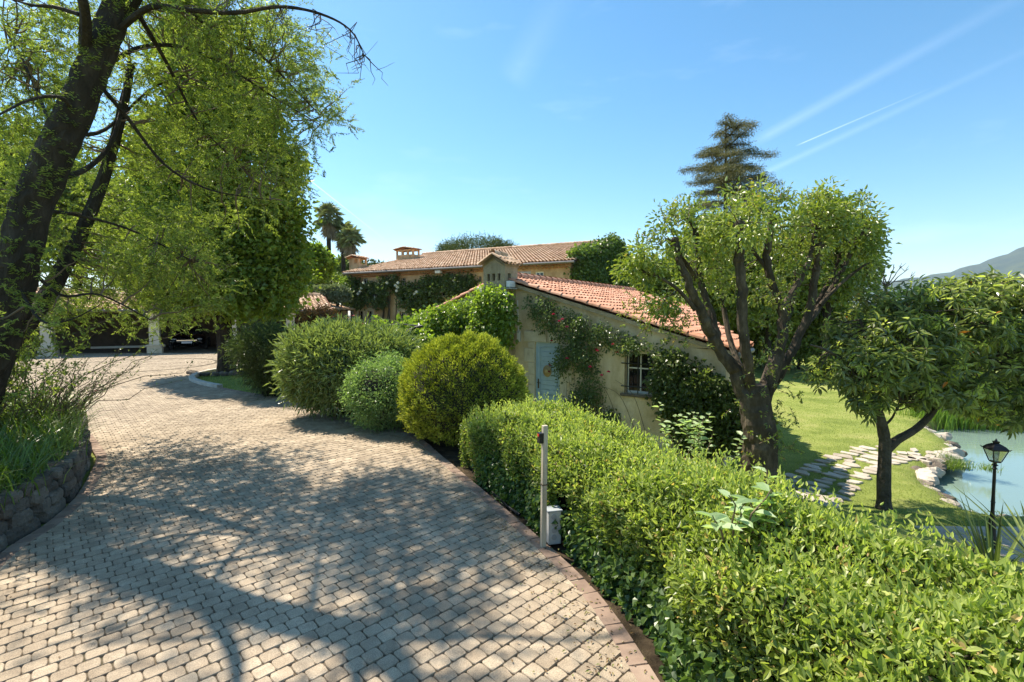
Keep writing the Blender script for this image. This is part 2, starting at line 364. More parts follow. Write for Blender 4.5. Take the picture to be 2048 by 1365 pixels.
# terrain material: mown grass with darker soil where the beds are (attribute v)
def lawnmat():
    m = bpy.data.materials.new('lawn_and_soil'); m.use_nodes = True; nt = m.node_tree; b = nt.nodes['Principled BSDF']
    tc = nt.nodes.new('ShaderNodeTexCoord')
    def N(s, d=8, ro=.65):
        n = nt.nodes.new('ShaderNodeTexNoise'); n.inputs['Scale'].default_value = s; n.inputs['Detail'].default_value = d; n.inputs['Roughness'].default_value = ro
        nt.links.new(tc.outputs['Object'], n.inputs[0]); return n.outputs[0]
    r1 = ramp(nt, [(.17, .22, .05), (.27, .32, .08), (.36, .37, .13)], [.32, .5, .68]); nt.links.new(N(1.1), r1.inputs[0])
    r2 = ramp(nt, [(.55, .55, .5), (1.15, 1.15, 1.1)], [.3, .7]); nt.links.new(N(45, 4, .8), r2.inputs[0])
    mu = nt.nodes.new('ShaderNodeMixRGB'); mu.blend_type = 'MULTIPLY'; mu.inputs[0].default_value = 1
    nt.links.new(r1.outputs[0], mu.inputs[1]); nt.links.new(r2.outputs[0], mu.inputs[2])
    r3 = ramp(nt, [(.035, .025, .015), (.10, .075, .045)], [.35, .65]); nt.links.new(N(7), r3.inputs[0])
    a = nt.nodes.new('ShaderNodeAttribute'); a.attribute_name = 'v'
    mi = nt.nodes.new('ShaderNodeMixRGB'); nt.links.new(a.outputs['Fac'], mi.inputs[0]); nt.links.new(mu.outputs[0], mi.inputs[1]); nt.links.new(r3.outputs[0], mi.inputs[2])
    nt.links.new(mi.outputs[0], b.inputs['Base Color']); b.inputs['Roughness'].default_value = .95; b.inputs['Specular IOR Level'].default_value = .15
    bp = nt.nodes.new('ShaderNodeBump'); bp.inputs['Strength'].default_value = .8; bp.inputs['Distance'].default_value = .03
    nt.links.new(N(60, 5, .8), bp.inputs['Height']); nt.links.new(bp.outputs[0], b.inputs['Normal'])
    return m
M_lawn = lawnmat()

# ------------------------------------------------------------------ ground
DIV = np.array([(3.6, -3), (3.2, 0), (2.9, 1.3), (2.35, 3.0), (1.55, 5.3), (.5, 7.2), (-1.3, 9.7), (-4, 13), (-8, 20), (-10, 28), (-10, 200)], float)
def divx(y): return np.interp(y, DIV[:, 1], DIV[:, 0])
def inpoly(x, y, poly):
    x = np.asarray(x, float); y = np.asarray(y, float); c = np.zeros(x.shape, bool); n = len(poly)
    for i in range(n):
        x0, y0 = poly[i]; x1, y1 = poly[(i+1) % n]
        if y0 == y1: continue
        c ^= ((y0 > y) != (y1 > y)) & (x < (x1-x0)*(y-y0)/(y1-y0)+x0)
    return c
def distpoly(x, y, poly, closed=True):
    d = np.full(np.shape(x), 1e9); n = len(poly)
    for i in range(n if closed else n-1):
        ax, ay = poly[i]; bx, by = poly[(i+1) % n]; L2 = (bx-ax)**2+(by-ay)**2+1e-9
        t = np.clip(((x-ax)*(bx-ax)+(y-ay)*(by-ay))/L2, 0, 1)
        d = np.minimum(d, np.hypot(x-ax-t*(bx-ax), y-ay-t*(by-ay)))
    return d
WZ = -1.62
pond_px = [(1845, 868), (1872, 885), (1906, 908), (1908, 925), (1872, 950), (1842, 985), (1868, 1003), (1898, 1025), (1925, 1049)]
POND = [tuple(G(x, y, WZ)[:2]) for x, y in pond_px]+[(12, 7.4), (30, 8), (34, 15.5)]+[tuple(G(x, y, WZ)[:2]) for x, y in [(2048, 862), (1950, 858), (1880, 857)]]
def hgt(x, y):
    x = np.asarray(x, float); y = np.asarray(y, float)
    d = x-divx(y)
    side = np.where(y < 20, 1., np.clip((26-y)/6, 0, 1))
    z = -.75*ss(d/2.6)-.55*ss((d-3.2)/3.5)
    z = np.where((y > 24) & (x < 4), z*np.clip((30-y)/6, 0, 1), z)
    far = np.hypot(x, y); z = z-ss((far-60)/200)*6
    s = np.where(inpoly(x, y, POND), -1, 1)*distpoly(x, y, POND)
    z = z-.85*ss((.15-s)/.5)
    return z
gx = np.concatenate([-np.geomspace(6000, 34, 26), np.arange(-32, 36, .3), np.geomspace(37, 6000, 26)])
gy = np.concatenate([-np.geomspace(400, 5, 8), np.arange(-4, 46, .3), np.geomspace(47, 6000, 30)])
X, Y = np.meshgrid(gx, gy); Z = hgt(X, Y)
bed = ((np.abs(X-divx(Y)+.6) < 1.6+.02*Y) & (Y < 16)).astype(float)
bed = np.maximum(bed, ((X < -13) & (Y > 23) | (X < -20)).astype(float)*0.6)
bed = np.maximum(bed, (Z < -1.5).astype(float))
i = np.arange(len(gy)-1)[:, None]*len(gx); j = np.arange(len(gx)-1)[None]
Q = np.stack([i+j, i+j+1, i+j+1+len(gx), i+j+len(gx)], -1).reshape(-1, 4)
mb = MB(); mb.add(np.stack([X, Y, Z], -1).reshape(-1, 3), [Q], bed.ravel())
tag(mb.build('ground', M_lawn, smooth=True), kind='structure')

# ------------------------------------------------------------------ driveway
R_edge = [G(x, y)[:2] for x, y in [(1420, 1600), (1290, 1365), (1185, 1205), (1085, 1103), (980, 1010), (880, 922), (815, 872), (700, 826), (600, 806), (500, 790), (440, 779), (400, 770), (384, 761), (398, 752), (440, 743), (520, 730)]]
L_edge = [np.array(p) for p in [(-2.9, 0.2), (-3.25, 1.6), (-3.75, 2.9)]]+[G(x, y)[:2] for x, y in [(15, 1117), (105, 1056), (165, 1000), (193, 950), (203, 922), (196, 905)]]+[np.array(p) for p in [(-7.4, 8.3), (-9, 8.75), (-14, 9.0), (-27, 9)]]
DRIVE = [tuple(p) for p in R_edge]+[(-8.6, 24), (-9.5, 34), (-30, 34)]+[tuple(p) for p in L_edge[::-1]]+[(-2.9, -1), (1.6, -1)]
mb = MB()
PV = np.array([(x, y, .026) for x, y in DRIVE]); mb.add(PV, [tuple(range(len(PV)))], .5, 1)
th = R(46); U = np.array([math.sin(th), math.cos(th)]); W_ = np.array([math.cos(th), -math.sin(th)])
lu, lw = .113, .109
a = np.arange(-290, 370); b = np.arange(-380, 230)
A_, B_ = np.meshgrid(a, b)
offs = (B_ % 2)*.36+0.05*np.sin(B_*.37)
cx = (A_+offs)*lu*U[0]+B_*lw*W_[0]; cy = (A_+offs)*lu*U[1]+B_*lw*W_[1]
c = np.stack([cx.ravel(), cy.ravel()], 1)
CC = G(262, 733)[:2]; rc = 3.1
vis = (c[:, 1] > .9) & (c[:, 1] < 26) & (c[:, 0] > -1.15*c[:, 1]-1.0) & (c[:, 0] < 3)
c = c[vis]; c = c[inpoly(c[:, 0], c[:, 1], DRIVE)]; c = c[np.hypot(*(c-CC).T) > rc]
ang = np.full(len(c), math.atan2(U[1], U[0])); dim = np.tile([lu, lw], (len(c), 1))
# round set of pavers in the forecourt
rc_c = []; rc_a = []; rc_d = []
for k in range(1, int(rc/.125)):
    r = k*.125; n = max(6, int(2*math.pi*r/.125))
    t = np.arange(n)/n*2*math.pi+k*.7
    rc_c.append(np.stack([CC[0]+r*np.cos(t), CC[1]+r*np.sin(t)], 1)); rc_a.append(t+math.pi/2); rc_d.append(np.tile([2*math.pi*r/n, .12], (n, 1)))
c = np.concatenate([c]+rc_c); ang = np.concatenate([ang]+rc_a); dim = np.concatenate([dim]+rc_d)
n = len(c)
# barrel-sided paver: ring of 12 points, three levels (joint, shoulder, top)
def ring(sx, sy, bul):
    p = []
    for (x, y) in [(-1, -.72), (-.84, -1), (0, -1.0), (.84, -1), (1, -.72), (1+bul, 0), (1, .72), (.84, 1), (0, 1.0), (-.84, 1), (-1, .72), (-1-bul, 0)]: p.append((x*sx, y*sy))
    return np.array(p)
lv = [(ring(.482, .482, .05), 0.004), (ring(.478, .478, .05), .027), (ring(.45, .448, .05), .032)]
K = 12
loc = np.concatenate([np.concatenate([r, np.full((K, 1), z)], 1) for r, z in lv])      # 36,3
V = np.empty((n, 36, 3)); sx = dim[:, 0]*(1-.03*rng.random(n)); sy = dim[:, 1]*(1-.03*rng.random(n)); an = ang+rng.normal(size=n)*.025
lx = loc[None, :, 0]*sx[:, None]; ly = loc[None, :, 1]*sy[:, None]
V[:, :, 0] = c[:, :1]+lx*np.cos(an)[:, None]-ly*np.sin(an)[:, None]+rng.normal(size=(n, 1))*.0015
V[:, :, 1] = c[:, 1:]+lx*np.sin(an)[:, None]+ly*np.cos(an)[:, None]
tilt = rng.normal(size=(n, 2))*.012
V[:, :, 2] = loc[None, :, 2]+.008+(rng.normal(size=(n, 1))*.0012)+(lx*tilt[:, :1]+ly*tilt[:, 1:])
fb = []
for l in range(2):
    for q in range(K): fb.append((l*K+q, l*K+(q+1) % K, (l+1)*K+(q+1) % K, (l+1)*K+q))
fb = np.array(fb); base = (np.arange(n)*36)[:, None, None]
top = (np.arange(24, 36)[None]+(np.arange(n)*36)[:, None])
pv = np.clip(.52+.2*rng.normal(size=n), 0, 1); pv = np.where(rng.random(n) < .05, pv*.35, pv)
mb.add(V.reshape(-1, 3), [(fb[None]+base).reshape(-1, 4), top], np.repeat(pv, 36), 0)
tag(mb.build('driveway', [M_paver, M_joint]), kind='structure')

def border(path, width, zt, step, out=0):
    path = poly_smooth(np.array(path), 6); mbb = MB()
    seg = np.r_[0, np.cumsum(np.hypot(*np.diff(path, axis=0).T))]; s = 0
    while s < seg[-1]-step:
        p = np.array([np.interp(s+step/2, seg, path[:, k]) for k in (0, 1)]); q = np.array([np.interp(s+step/2+.02, seg, path[:, k]) for k in (0, 1)])
        t = (q-p)/np.linalg.norm(q-p); nn = np.array([t[1], -t[0]])
        if np.hypot(*p) < 30:
            M = lambda V, p=p, t=t, nn=nn: np.concatenate([p+V[:, :1]*t+V[:, 1:2]*nn, V[:, 2:]], 1)
            jz = rng.normal()*.002
            mbb.box((-step*.485, -width/2+out, 0), (step*.485, width/2+out, zt+jz), M, rng.random(), 0, .006)
        s += step
    return mbb
mb = border(R_edge[:12], .125, .044, .19)
for part in (border(L_edge[:10], .125, .044, .19),):
    for V_, A__ in zip(part.V, part.A): pass
    off = mb.n
    mb.V += part.V; mb.A += part.A; mb.F += [(f+off, m) for f, m in part.F]; mb.n += part.n
tag(mb.build('driveway_border', M_border), kind='structure')
mb = border(R_edge[10:16], .16, .13, .5)
tag(mb.build('kerb', M_kerb), kind='structure')

# ------------------------------------------------------------------ pond, path, dock
wm = bpy.data.materials.new('pond_water'); wm.use_nodes = True
b = wm.node_tree.nodes['Principled BSDF']; b.inputs['Base Color'].default_value = (.17, .245, .21, 1); b.inputs['Roughness'].default_value = .05; b.inputs['Specular IOR Level'].default_value = .9
nn_ = wm.node_tree.nodes.new('ShaderNodeTexNoise'); nn_.inputs['Scale'].default_value = 3; nn_.inputs['Detail'].default_value = 4
bp = wm.node_tree.nodes.new('ShaderNodeBump'); bp.inputs['Strength'].default_value = .12; bp.inputs['Distance'].default_value = .02
tcw = wm.node_tree.nodes.new('ShaderNodeTexCoord'); mpw = wm.node_tree.nodes.new('ShaderNodeMapping'); mpw.inputs['Scale'].default_value = (.5, 2, 1)
wm.node_tree.links.new(tcw.outputs['Object'], mpw.inputs[0]); wm.node_tree.links.new(mpw.outputs[0], nn_.inputs[0])
wm.node_tree.links.new(nn_.outputs[0], bp.inputs['Height']); wm.node_tree.links.new(bp.outputs[0], b.inputs['Normal'])
PX = np.array(POND); ctr = PX.mean(0); big = ctr+(PX-ctr)*1.03
mb = MB(); mb.add(np.c_[big, np.full(len(big), WZ)], [tuple(range(len(big)))])
tag(mb.build('pond_water', wm), kind='structure')

def rockmesh(mb, c, size, flat=.6, v=.5, seed=0, sub=8, top=None, blocky=0):
    """an irregular boulder: a lumpy sphere cut by a few random planes"""
    r = np.random.default_rng(seed); th_ = np.linspace(0, np.pi, sub); ph = np.arange(sub+4)/(sub+4)*2*np.pi
    T, Pp = np.meshgrid(th_, ph, indexing='ij')
    D = np.stack([np.sin(T)*np.cos(Pp), np.sin(T)*np.sin(Pp), np.cos(T)], -1).reshape(-1, 3)
    rad = np.ones(len(D))*1.15
    for k in range(9):
        q = nrm(r.normal(size=3)); h = .62+.3*r.random(); dd = D@q; rad = np.minimum(rad, np.where(dd > .05, h/np.maximum(dd, .05), 9))
    rad *= 1+.03*r.normal(size=len(D))
    if blocky: rad = rad*.22+.78/np.maximum(np.abs(D).max(1), .2)*.92
    V = D*rad[:, None]*np.asarray(size)*np.array([1, 1, flat])
    a = r.random()*6.28 if not blocky else blocky; V = np.stack([V[:, 0]*np.cos(a)-V[:, 1]*np.sin(a), V[:, 0]*np.sin(a)+V[:, 1]*np.cos(a), V[:, 2]], 1)
    m_ = sub+4; i = np.arange(sub-1)[:, None]*m_; j = np.arange(m_)[None]; k = (j+1) % m_
    Q = np.stack([i+j, i+j+m_, i+k+m_, i+k], -1).reshape(-1, 4)
    mb.add(V+np.asarray(c), [Q], v)

def flagstone(mb, c, a, l, w_, z, seed):
    r = np.random.default_rng(seed); n = 9; t = np.arange(n)/n*2*np.pi
    q = np.stack([np.sign(np.cos(t))*np.abs(np.cos(t))**.7*l/2, np.sign(np.sin(t))*np.abs(np.sin(t))**.7*w_/2], 1)*(1+.17*r.normal(size=(n, 1)))
    q = np.stack([q[:, 0]*np.cos(a)-q[:, 1]*np.sin(a), q[:, 0]*np.sin(a)+q[:, 1]*np.cos(a)], 1)+c
    V = np.concatenate([np.c_[q, np.full(n, z-.05)], np.c_[q, np.full(n, z+.025)], np.c_[c+(q-c)*.93, np.full(n, z+.035)]])
    Fs = [tuple(range(2*n, 3*n))]+[(l_*n+k, l_*n+(k+1) % n, (l_+1)*n+(k+1) % n, (l_+1)*n+k) for l_ in range(2) for k in range(n)]
    mb.add(V, Fs, r.random())
pathc = poly_smooth(np.array([G(x, y, -1.28)[:2] for x, y in [(1870, 915), (1800, 905), (1750, 912), (1700, 930), (1650, 958), (1610, 990), (1570, 1020)]]), 10)
seg = np.r_[0, np.cumsum(np.hypot(*np.diff(pathc, axis=0).T))]
k = 0
for row, s in enumerate(np.arange(.1, seg[-1], .30)):
    p = np.array([np.interp(s, seg, pathc[:, q]) for q in (0, 1)]); p2 = np.array([np.interp(s+.05, seg, pathc[:, q]) for q in (0, 1)])
    t = (p2-p)/np.linalg.norm(p2-p+1e-9); nn = np.array([-t[1], t[0]])
    for q, o_ in enumerate((-.42, .02, .44)):
        cc = p+nn*(o_+rng.normal()*.05)+t*rng.normal()*.05
        if s > seg[-1]-.4 and q == 0: continue
        z = float(hgt(cc[0], cc[1]))
        if z < -1.4: continue
        sl = .24+.2*rng.random(); m1 = MB(); flagstone(m1, cc, math.atan2(nn[1], nn[0])+rng.normal()*.2, sl, .15+.14*rng.random(), z, 100+k)
        o = m1.build('flagstone', M_lime); k += 1
        tag(o, ('small' if sl < .33 else 'long')+' flat pale stone set in the curved path across the lawn', 'paving stone', 'flat stones of the lawn path')
shore = np.array(POND[:9]+[POND[9]]); shore = poly_smooth(shore, 8); seg = np.r_[0, np.cumsum(np.hypot(*np.diff(shore, axis=0).T))]
s = 0; k = 0
while s < seg[-1]-1.2:
    p = np.array([np.interp(s, seg, shore[:, q]) for q in (0, 1)])
    sz = .13+.12*rng.random()
    big_ = 1.3 if 3.2 < s < 6.5 else 1
    m1 = MB(); rockmesh(m1, (p[0]-.05+.1*rng.normal(), p[1]+.05*rng.normal(), WZ+.16*big_), np.array([sz, sz*.8, sz*.75])*big_, .75, rng.random()*.8+.2, 300+k)
    o = m1.build('pond_stone', M_lime if k % 3 else M_rock)
    tag(o, ('pale' if k % 3 else 'dark grey')+' rough stone edging the near left shore of the pond', 'stone', 'stones edging the pond')
    s += sz*1.35; k += 1
# wooden deck by the pond
dk = empty('pond_deck', G(2000, 1090, -1.3), 'low deck of weathered grey boards at the edge of the pond', 'deck')
d0 = G(1850, 1052, -1.22)[:2]; d1 = np.array([14.0, 7.3]); t = (d1-d0)/np.linalg.norm(d1-d0); nn = np.array([t[1], -t[0]])
mb = MB()
for q in range(13):
    M = lambda V: np.concatenate([d0+V[:, :1]*t+V[:, 1:2]*nn, V[:, 2:]], 1)
    mb.box((-.25-q*.03+.1*rng.random(), q*.15, -1.27), (5, q*.15+.138, -1.22+rng.normal()*.002), M, rng.random(), 0, .006)
mb.build('deck_boards', M_wood, dk)

# ------------------------------------------------------------------ tiled roofs
def tile_roof(mb, O, u, v, width, length, pu=.2, pv_=.34, r=.078, lift=.02, base_m=1, lim=None):
    """barrel tiles: O eave corner, u along the eave, v up the slope (unit vectors)"""
    O = np.asarray(O, float); u = nrm(np.asarray(u, float)); v = nrm(np.asarray(v, float)); nn = nrm(np.cross(u, v))
    if nn[2] < 0: nn = -nn
    nc = int(width/pu); nr = int(math.ceil(length/pv_))
    vs_ = np.linspace(0, length, 12); us_ = np.array([lim(q) if lim else width for q in vs_])
    for dz_ in (0, .06):
        pl_ = [O+v*q-nn*dz_ for q in vs_]; pr_ = [O+v*q+u*w_-nn*dz_ for q, w_ in zip(vs_, us_)]
        mb.add(pl_+pr_, [(k, k+12, k+13, k+1) for k in range(11)], .3, base_m)
    for kind in (0, 1):       # 0 channel tiles, 1 cover tiles
        I, J = np.meshgrid(np.arange(nc+kind), np.arange(nr)); I = I.ravel(); J = J.ravel(); n = len(I)
        if lim: kk_ = np.array([(i_+.6)*pu < lim(j_*pv_+.2) for i_, j_ in zip(I, J)]); I = I[kk_]; J = J[kk_]; n = len(I)
        S_ = 7; a = np.linspace(0, np.pi, S_)
        rr0 = r*1.08; rr1 = r*.92                         # wider at the lower end
        jit = rng.normal(size=(n, 3))*np.array([.006, .012, .003])
        cu = (I+(0.5 if kind == 0 else 0.0))*pu+jit[:, 0]+(0 if kind == 0 else 0); cv = J*pv_-.05+jit[:, 1]
        L = np.minimum(.42, length+.03-cv)
        V = np.empty((n, 2, S_, 3))
        for e in (0, 1):
            rad = rr0 if e == 0 else rr1
            ca = -np.cos(a)*rad; sa = np.sin(a)*rad*.85
            hh = sa if kind else -sa+.055
            uu = cu[:, None]+ca[None]; vv = (cv+e*L)[:, None]+0*ca[None]; ww = .03*kind+lift*(1-e)+hh[None]*1.0+jit[:, 2:3]+(.0 if kind else .01)
            V[:, e] = O+uu[..., None]*u+vv[..., None]*v+ww[..., None]*nn
        b0 = (np.arange(n)*2*S_)[:, None]; q = np.arange(S_-1)[None]
        Q = np.stack([b0+q, b0+q+1, b0+q+1+S_, b0+q+S_], -1).reshape(-1, 4)
        vv = np.clip(.5+.25*rng.normal(size=n), 0, 1)
        mb.add(V.reshape(-1, 3), [Q], np.repeat(vv, 2*S_)*(1 if kind else .6), 0)
def ridge_tiles(mb, p0, p1, r=.11, step=.36):
    p0 = np.asarray(p0, float); p1 = np.asarray(p1, float); L = np.linalg.norm(p1-p0); t = (p1-p0)/L; s_ = nrm(np.cross(t, [0, 0, 1.])); up = np.cross(s_, t)
    for k in range(int(L/step)):
        a = np.linspace(-.15*np.pi, 1.15*np.pi, 9); V = []
        for e, rad, dz in ((0, r*1.12, .012), (1, r*.92, 0)):
            c = p0+t*(k*step+e*(step+.05))
            for x in a: V.append(c+s_*math.cos(x)*rad+up*(math.sin(x)*rad+dz))
        mb.add(V, [(q, q+1, q+10, q+9) for q in range(8)], float(np.clip(.5+.25*rng.normal(), 0, 1)))

# wall with rectangular openings in the plane p = O + s*u (horizontal), height z
def wall_holes(mb, O, u, s0, s1, zb, top, holes, depth=.3, m=0, extra=()):
    O = np.asarray(O, float); u = np.r_[nrm(np.asarray(u, float)[:2]), 0]; inn = np.array([-u[1], u[0], 0])   # inn: into the building
    ucut = sorted(set([s0, s1]+[h[0] for h in holes]+[h[1] for h in holes]+list(extra)+list(np.arange(s0, s1, .8))))
    zc = sorted(set([zb]+[h[2] for h in holes]+[h[3] for h in holes]))
    pt = lambda s, z, d=0: np.array([O[0], O[1], 0])+u*s+inn*d+np.array([0, 0, z])
    for a, b in zip(ucut[:-1], ucut[1:]):
        mid = (a+b)/2; zs = zc
        for q in range(len(zs)):
            z0 = zs[q]; z1 = zs[q+1] if q+1 < len(zs) else None
            if z1 is not None and any(h[0] <= mid <= h[1] and h[2] <= (z0+z1)/2 <= h[3] for h in holes): continue
            ta = top(a) if z1 is None else min(z1, top(a)); tb = top(b) if z1 is None else min(z1, top(b))
            mb.add([pt(a, z0), pt(b, z0), pt(b, tb), pt(a, ta)], [(0, 1, 2, 3)], .5, m)
    for (a, b, z0, z1) in holes:
        mb.add([pt(a, z0), pt(a, z0, depth), pt(a, z1, depth), pt(a, z1)], [(0, 1, 2, 3)], .5, m)
        mb.add([pt(b, z0), pt(b, z1), pt(b, z1, depth), pt(b, z0, depth)], [(0, 1, 2, 3)], .5, m)
        mb.add([pt(a, z1), pt(a, z1, depth), pt(b, z1, depth), pt(b, z1)], [(0, 1, 2, 3)], .5, m)
        mb.add([pt(a, z0), pt(b, z0), pt(b, z0, depth), pt(a, z0, depth)], [(0, 1, 2, 3)], .5, m)
def frame(O, u):
    """local (s, depth, z) -> world for a wall plane; depth > 0 goes into the building"""
    O = np.asarray(O, float); u3 = np.r_[nrm(np.asarray(u, float)[:2]), 0]; inn = np.array([-u3[1], u3[0], 0])
    return lambda V: np.array([O[0], O[1], 0])+np.asarray(V)[:, :1]*u3+np.asarray(V)[:, 1:2]*inn+np.asarray(V)[:, 2:]*np.array([0, 0, 1.])

# ------------------------------------------------------------------ cottage
cu = np.array([.824, -.566]); cin = np.array([.566, .824])        # along the gable wall to the right, and into the house
cO = np.array([0.0, 13.43])
sR, zR = -.25, 3.08
def ctop(s): return zR-(s-sR)*.292 if s > sR else zR-(sR-s)*.36
CF = frame(cO, cu)
cot = empty('cottage', (cO[0], cO[1], -.75), 'small cottage with orange tiled roof and blue door behind the hedge', 'cottage')
DOOR = (.75, 1.52, -.75, 1.37); WIN = (3.28, 3.97, .22, 1.22); WINL = (-2.62, -1.95, .15, .75)
mb = MB()
wall_holes(mb, cO, cu, -4.05, 5.55, -1.6, lambda s: ctop(s)-.05, [DOOR, WIN, WINL], .28, extra=(sR,))
Lc = 10.2
def side(s, m=0):
    mb.add(CF(np.array([(s, 0, -1.6), (s, Lc, -1.6), (s, Lc, ctop(s)-.05), (s, 0, ctop(s)-.05)])), [(0, 1, 2, 3)], .5, m)
side(-4.05)
cor = [(5.55, 0), (5.55, 1.7), (4.5, 3.9), (1.8, Lc), (sR, Lc), (-4.05, Lc)]
for (sa, da), (sb_, db) in zip(cor[:-1], cor[1:]):
    mb.add(CF(np.array([(sa, da, -1.6), (sb_, db, -1.6), (sb_, db, ctop(sb_)-.05), (sa, da, ctop(sa)-.05)])), [(0, 1, 2, 3)])
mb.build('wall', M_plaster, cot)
mb = MB()
# stone blocks round the door
rr = np.random.default_rng(3)
for s_, w0 in ((DOOR[0], -1), (DOOR[1], 1)):
    z = -.75; k = 0
    while z < 1.36:
        h = min(.28+.1*rr.random(), 1.37-z); wd = .20+.14*(k % 2)
        lo, hi = (s_-wd, s_) if w0 < 0 else (s_, s_+wd)
        mb.box((lo, -.022-.006*rr.random(), z+.006), (hi, .05, z+h-.006), CF, rr.random(), 0, .008); z += h; k += 1
mb.box((DOOR[0]-.34, -.035, 1.374), (DOOR[0]+.38, .05, 1.66), CF, .4, 0, .01); mb.box((DOOR[0]+.39, -.032, 1.374), (DOOR[1]+.34, .05, 1.65), CF, .7, 0, .01)
mb.box((DOOR[0]-.1, -.25, -.95), (DOOR[1]+.1, .0, -.76), CF, .5, 0, .01)
mb.build('door_surround', M_stone, cot)
dr = MB(); a0, a1, z0, z1 = DOOR; yd = .10
dr.box((a0, yd, z0), (a1, yd+.045, z1), CF, .5)
dr.box((a0+.001, yd-.012, z0+.001), (a0+.11, yd-.002, z1-.001), CF); dr.box((a1-.11, yd-.012, z0+.001), (a1-.001, yd-.002, z1-.001), CF)
dr.box((a0+.112, yd-.012, z0+.55), (a1-.112, yd-.002, z0+.68), CF); dr.box((a0+.112, yd-.012, z1-.14), (a1-.112, yd-.002, z1-.001), CF); dr.box((a0+.112, yd-.012, z0), (a1-.112, yd-.002, z0+.12), CF)
# raised panels with horizontal boards, arched head
for q in range(9): dr.box((a0+.14, yd-.018, z0+.72+q*.128), (a1-.14, yd-.003, z0+.72+q*.128+.118), CF, .5, 0, .005)
for q in range(4): dr.box((a0+.14, yd-.018, z0+.14+q*.1), (a1-.14, yd-.003, z0+.14+q*.1+.09), CF, .5, 0, .005)
aa = np.linspace(0, 1, 13)
dr.tube(CF(np.array([(a0+.13+t*(a1-a0-.26), yd-.02, z1-.17+.05*math.sin(t*math.pi)) for t in aa])), .012, 6)
for s_ in (a0+.128, a1-.128): dr.tube(CF(np.array([(s_, yd-.016, z0+.69), (s_, yd-.016, z1-.17)])), .010, 6)
dr.tube(CF(np.array([(a0+.13, yd-.016, z0+.7), (a1-.13, yd-.016, z0+.7)])), .011, 6)
for s_ in (a0, a1): dr.box((s_-.02 if s_ == a0 else s_-.022, yd-.04, z0), (s_+.022 if s_ == a0 else s_+.02, yd-.013, z1), CF)
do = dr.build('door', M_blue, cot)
hd = MB(); hd.box((a0+.045, yd-.028, z0+.86), (a0+.085, yd-.013, z0+1.12), CF, .5, 0, .006)
hd.tube(CF(np.array([(a0+.065, yd-.03, z0+1.02), (a0+.065, yd-.075, z0+1.02), (a0+.10, yd-.085, z0+1.02), (a0+.17, yd-.08, z0+1.015)])), .009, 8)
hob = hd.build('handle', M_brass); hob.parent = do; hob.matrix_parent_inverse = cot.matrix_world.inverted()
def reparent(o, parent, root):            # a sub-part under a part: both use the root's local frame
    M = Matrix.Translation(root.location) @ root.rotation_euler.to_matrix().to_4x4(); Mi = np.array(M.inverted())
    n = len(o.data.vertices); co = np.empty(n*3, np.float32); o.data.vertices.foreach_get('co', co); co = co.reshape(-1, 3)
    o.data.vertices.foreach_set('co', (co@Mi[:3, :3].T+Mi[:3, 3]).astype(np.float32).ravel()); o.parent = parent; o.matrix_parent_inverse = Matrix.Identity(4); return o
reparent(hob, do, cot)
# straw hat hung on the door
hm = MB(); hc = np.array([a0+.36, yd-.05, z0+1.62-.02])
for q, (r0, dd) in enumerate([(.155, 0), (.15, -.012), (.075, -.02), (.068, -.06), (.03, -.075)]): pass
prof = [(.16, 0.0), (.155, -.012), (.085, -.016), (.078, -.06), (.045, -.078), (.0, -.08)]
V = []; n_ = 20
for (r0, dd) in prof:
    for k in range(n_): t = k/n_*2*math.pi; V.append((hc[0]+r0*math.cos(t)*.82, hc[1]+dd, hc[2]-.25+r0*math.sin(t)))
hm.add(CF(np.array(V)), [(l*n_+k, l*n_+(k+1) % n_, (l+1)*n_+(k+1) % n_, (l+1)*n_+k) for l in range(5) for k in range(n_)])
tag(hm.build('straw_hat', M_straw, smooth=True), 'round straw hat hanging on the blue cottage door', 'hat')
# barred window
def window(root, CF_, box, d=.16, bars=False, fm=None, cross=True, nobars=3, sill=True, gl=None, fw=.05):
    a0, a1, z0, z1 = box; f = MB()
    f.box((a0, d, z0), (a0+fw, d+.05, z1), CF_); f.box((a1-fw, d, z0), (a1, d+.05, z1), CF_)
    f.box((a0+fw, d, z0), (a1-fw, d+.05, z0+fw), CF_); f.box((a0+fw, d, z1-fw), (a1-fw, d+.05, z1), CF_)
    if cross:
        f.box(((a0+a1)/2-fw*.3, d+.003, z0+fw), ((a0+a1)/2+fw*.3, d+.047, z1-fw), CF_)
        f.box((a0+fw, d+.006, (z0+z1)/2+.1-fw*.3), (a1-fw, d+.044, (z0+z1)/2+.1+fw*.3), CF_)
    fo = f.build('window', fm or M_white, root)
    g = MB(); g.box((a0+fw*.5, d+.02, z0+fw*.5), (a1-fw*.5, d+.028, z1-fw*.5), CF_); reparent(g.build('pane', gl or M_glass), fo, root)
    g = MB(); g.box((a0, d+.26, z0), (a1, d+.28, z1), CF_)
    if bars:
        g = MB()
        for q in range(nobars):
            s_ = a0+.08+(a1-a0-.16)*q/(nobars-1); g.tube(CF_(np.array([(s_, -.02, z0+.04), (s_, -.02, z1-.10)])), .014, 6)
            g.tube(CF_(np.array([(s_, -.02, z0+.04), (s_, -.02, z0+.0)])), [.013, .004], 6)
        for z in (z0+.17, z1-.28): g.tube(CF_(np.array([(a0-.07, -.02, z), (a1+.03, -.02, z)])), .014, 6)
        b_ = g.build('window_bars', M_iron, root)
    if sill:
        g = MB(); g.box((a0-.08, -.06, z0-.07), (a1+.05, .16, z0-.004), CF_, .3, 0, .008); reparent(g.build('sill', M_rock), fo, root)
    return fo
window(cot, CF, WIN, .16, True, nobars=3)
window(cot, CF, WINL, .16, False, fm=M_cream, sill=False)
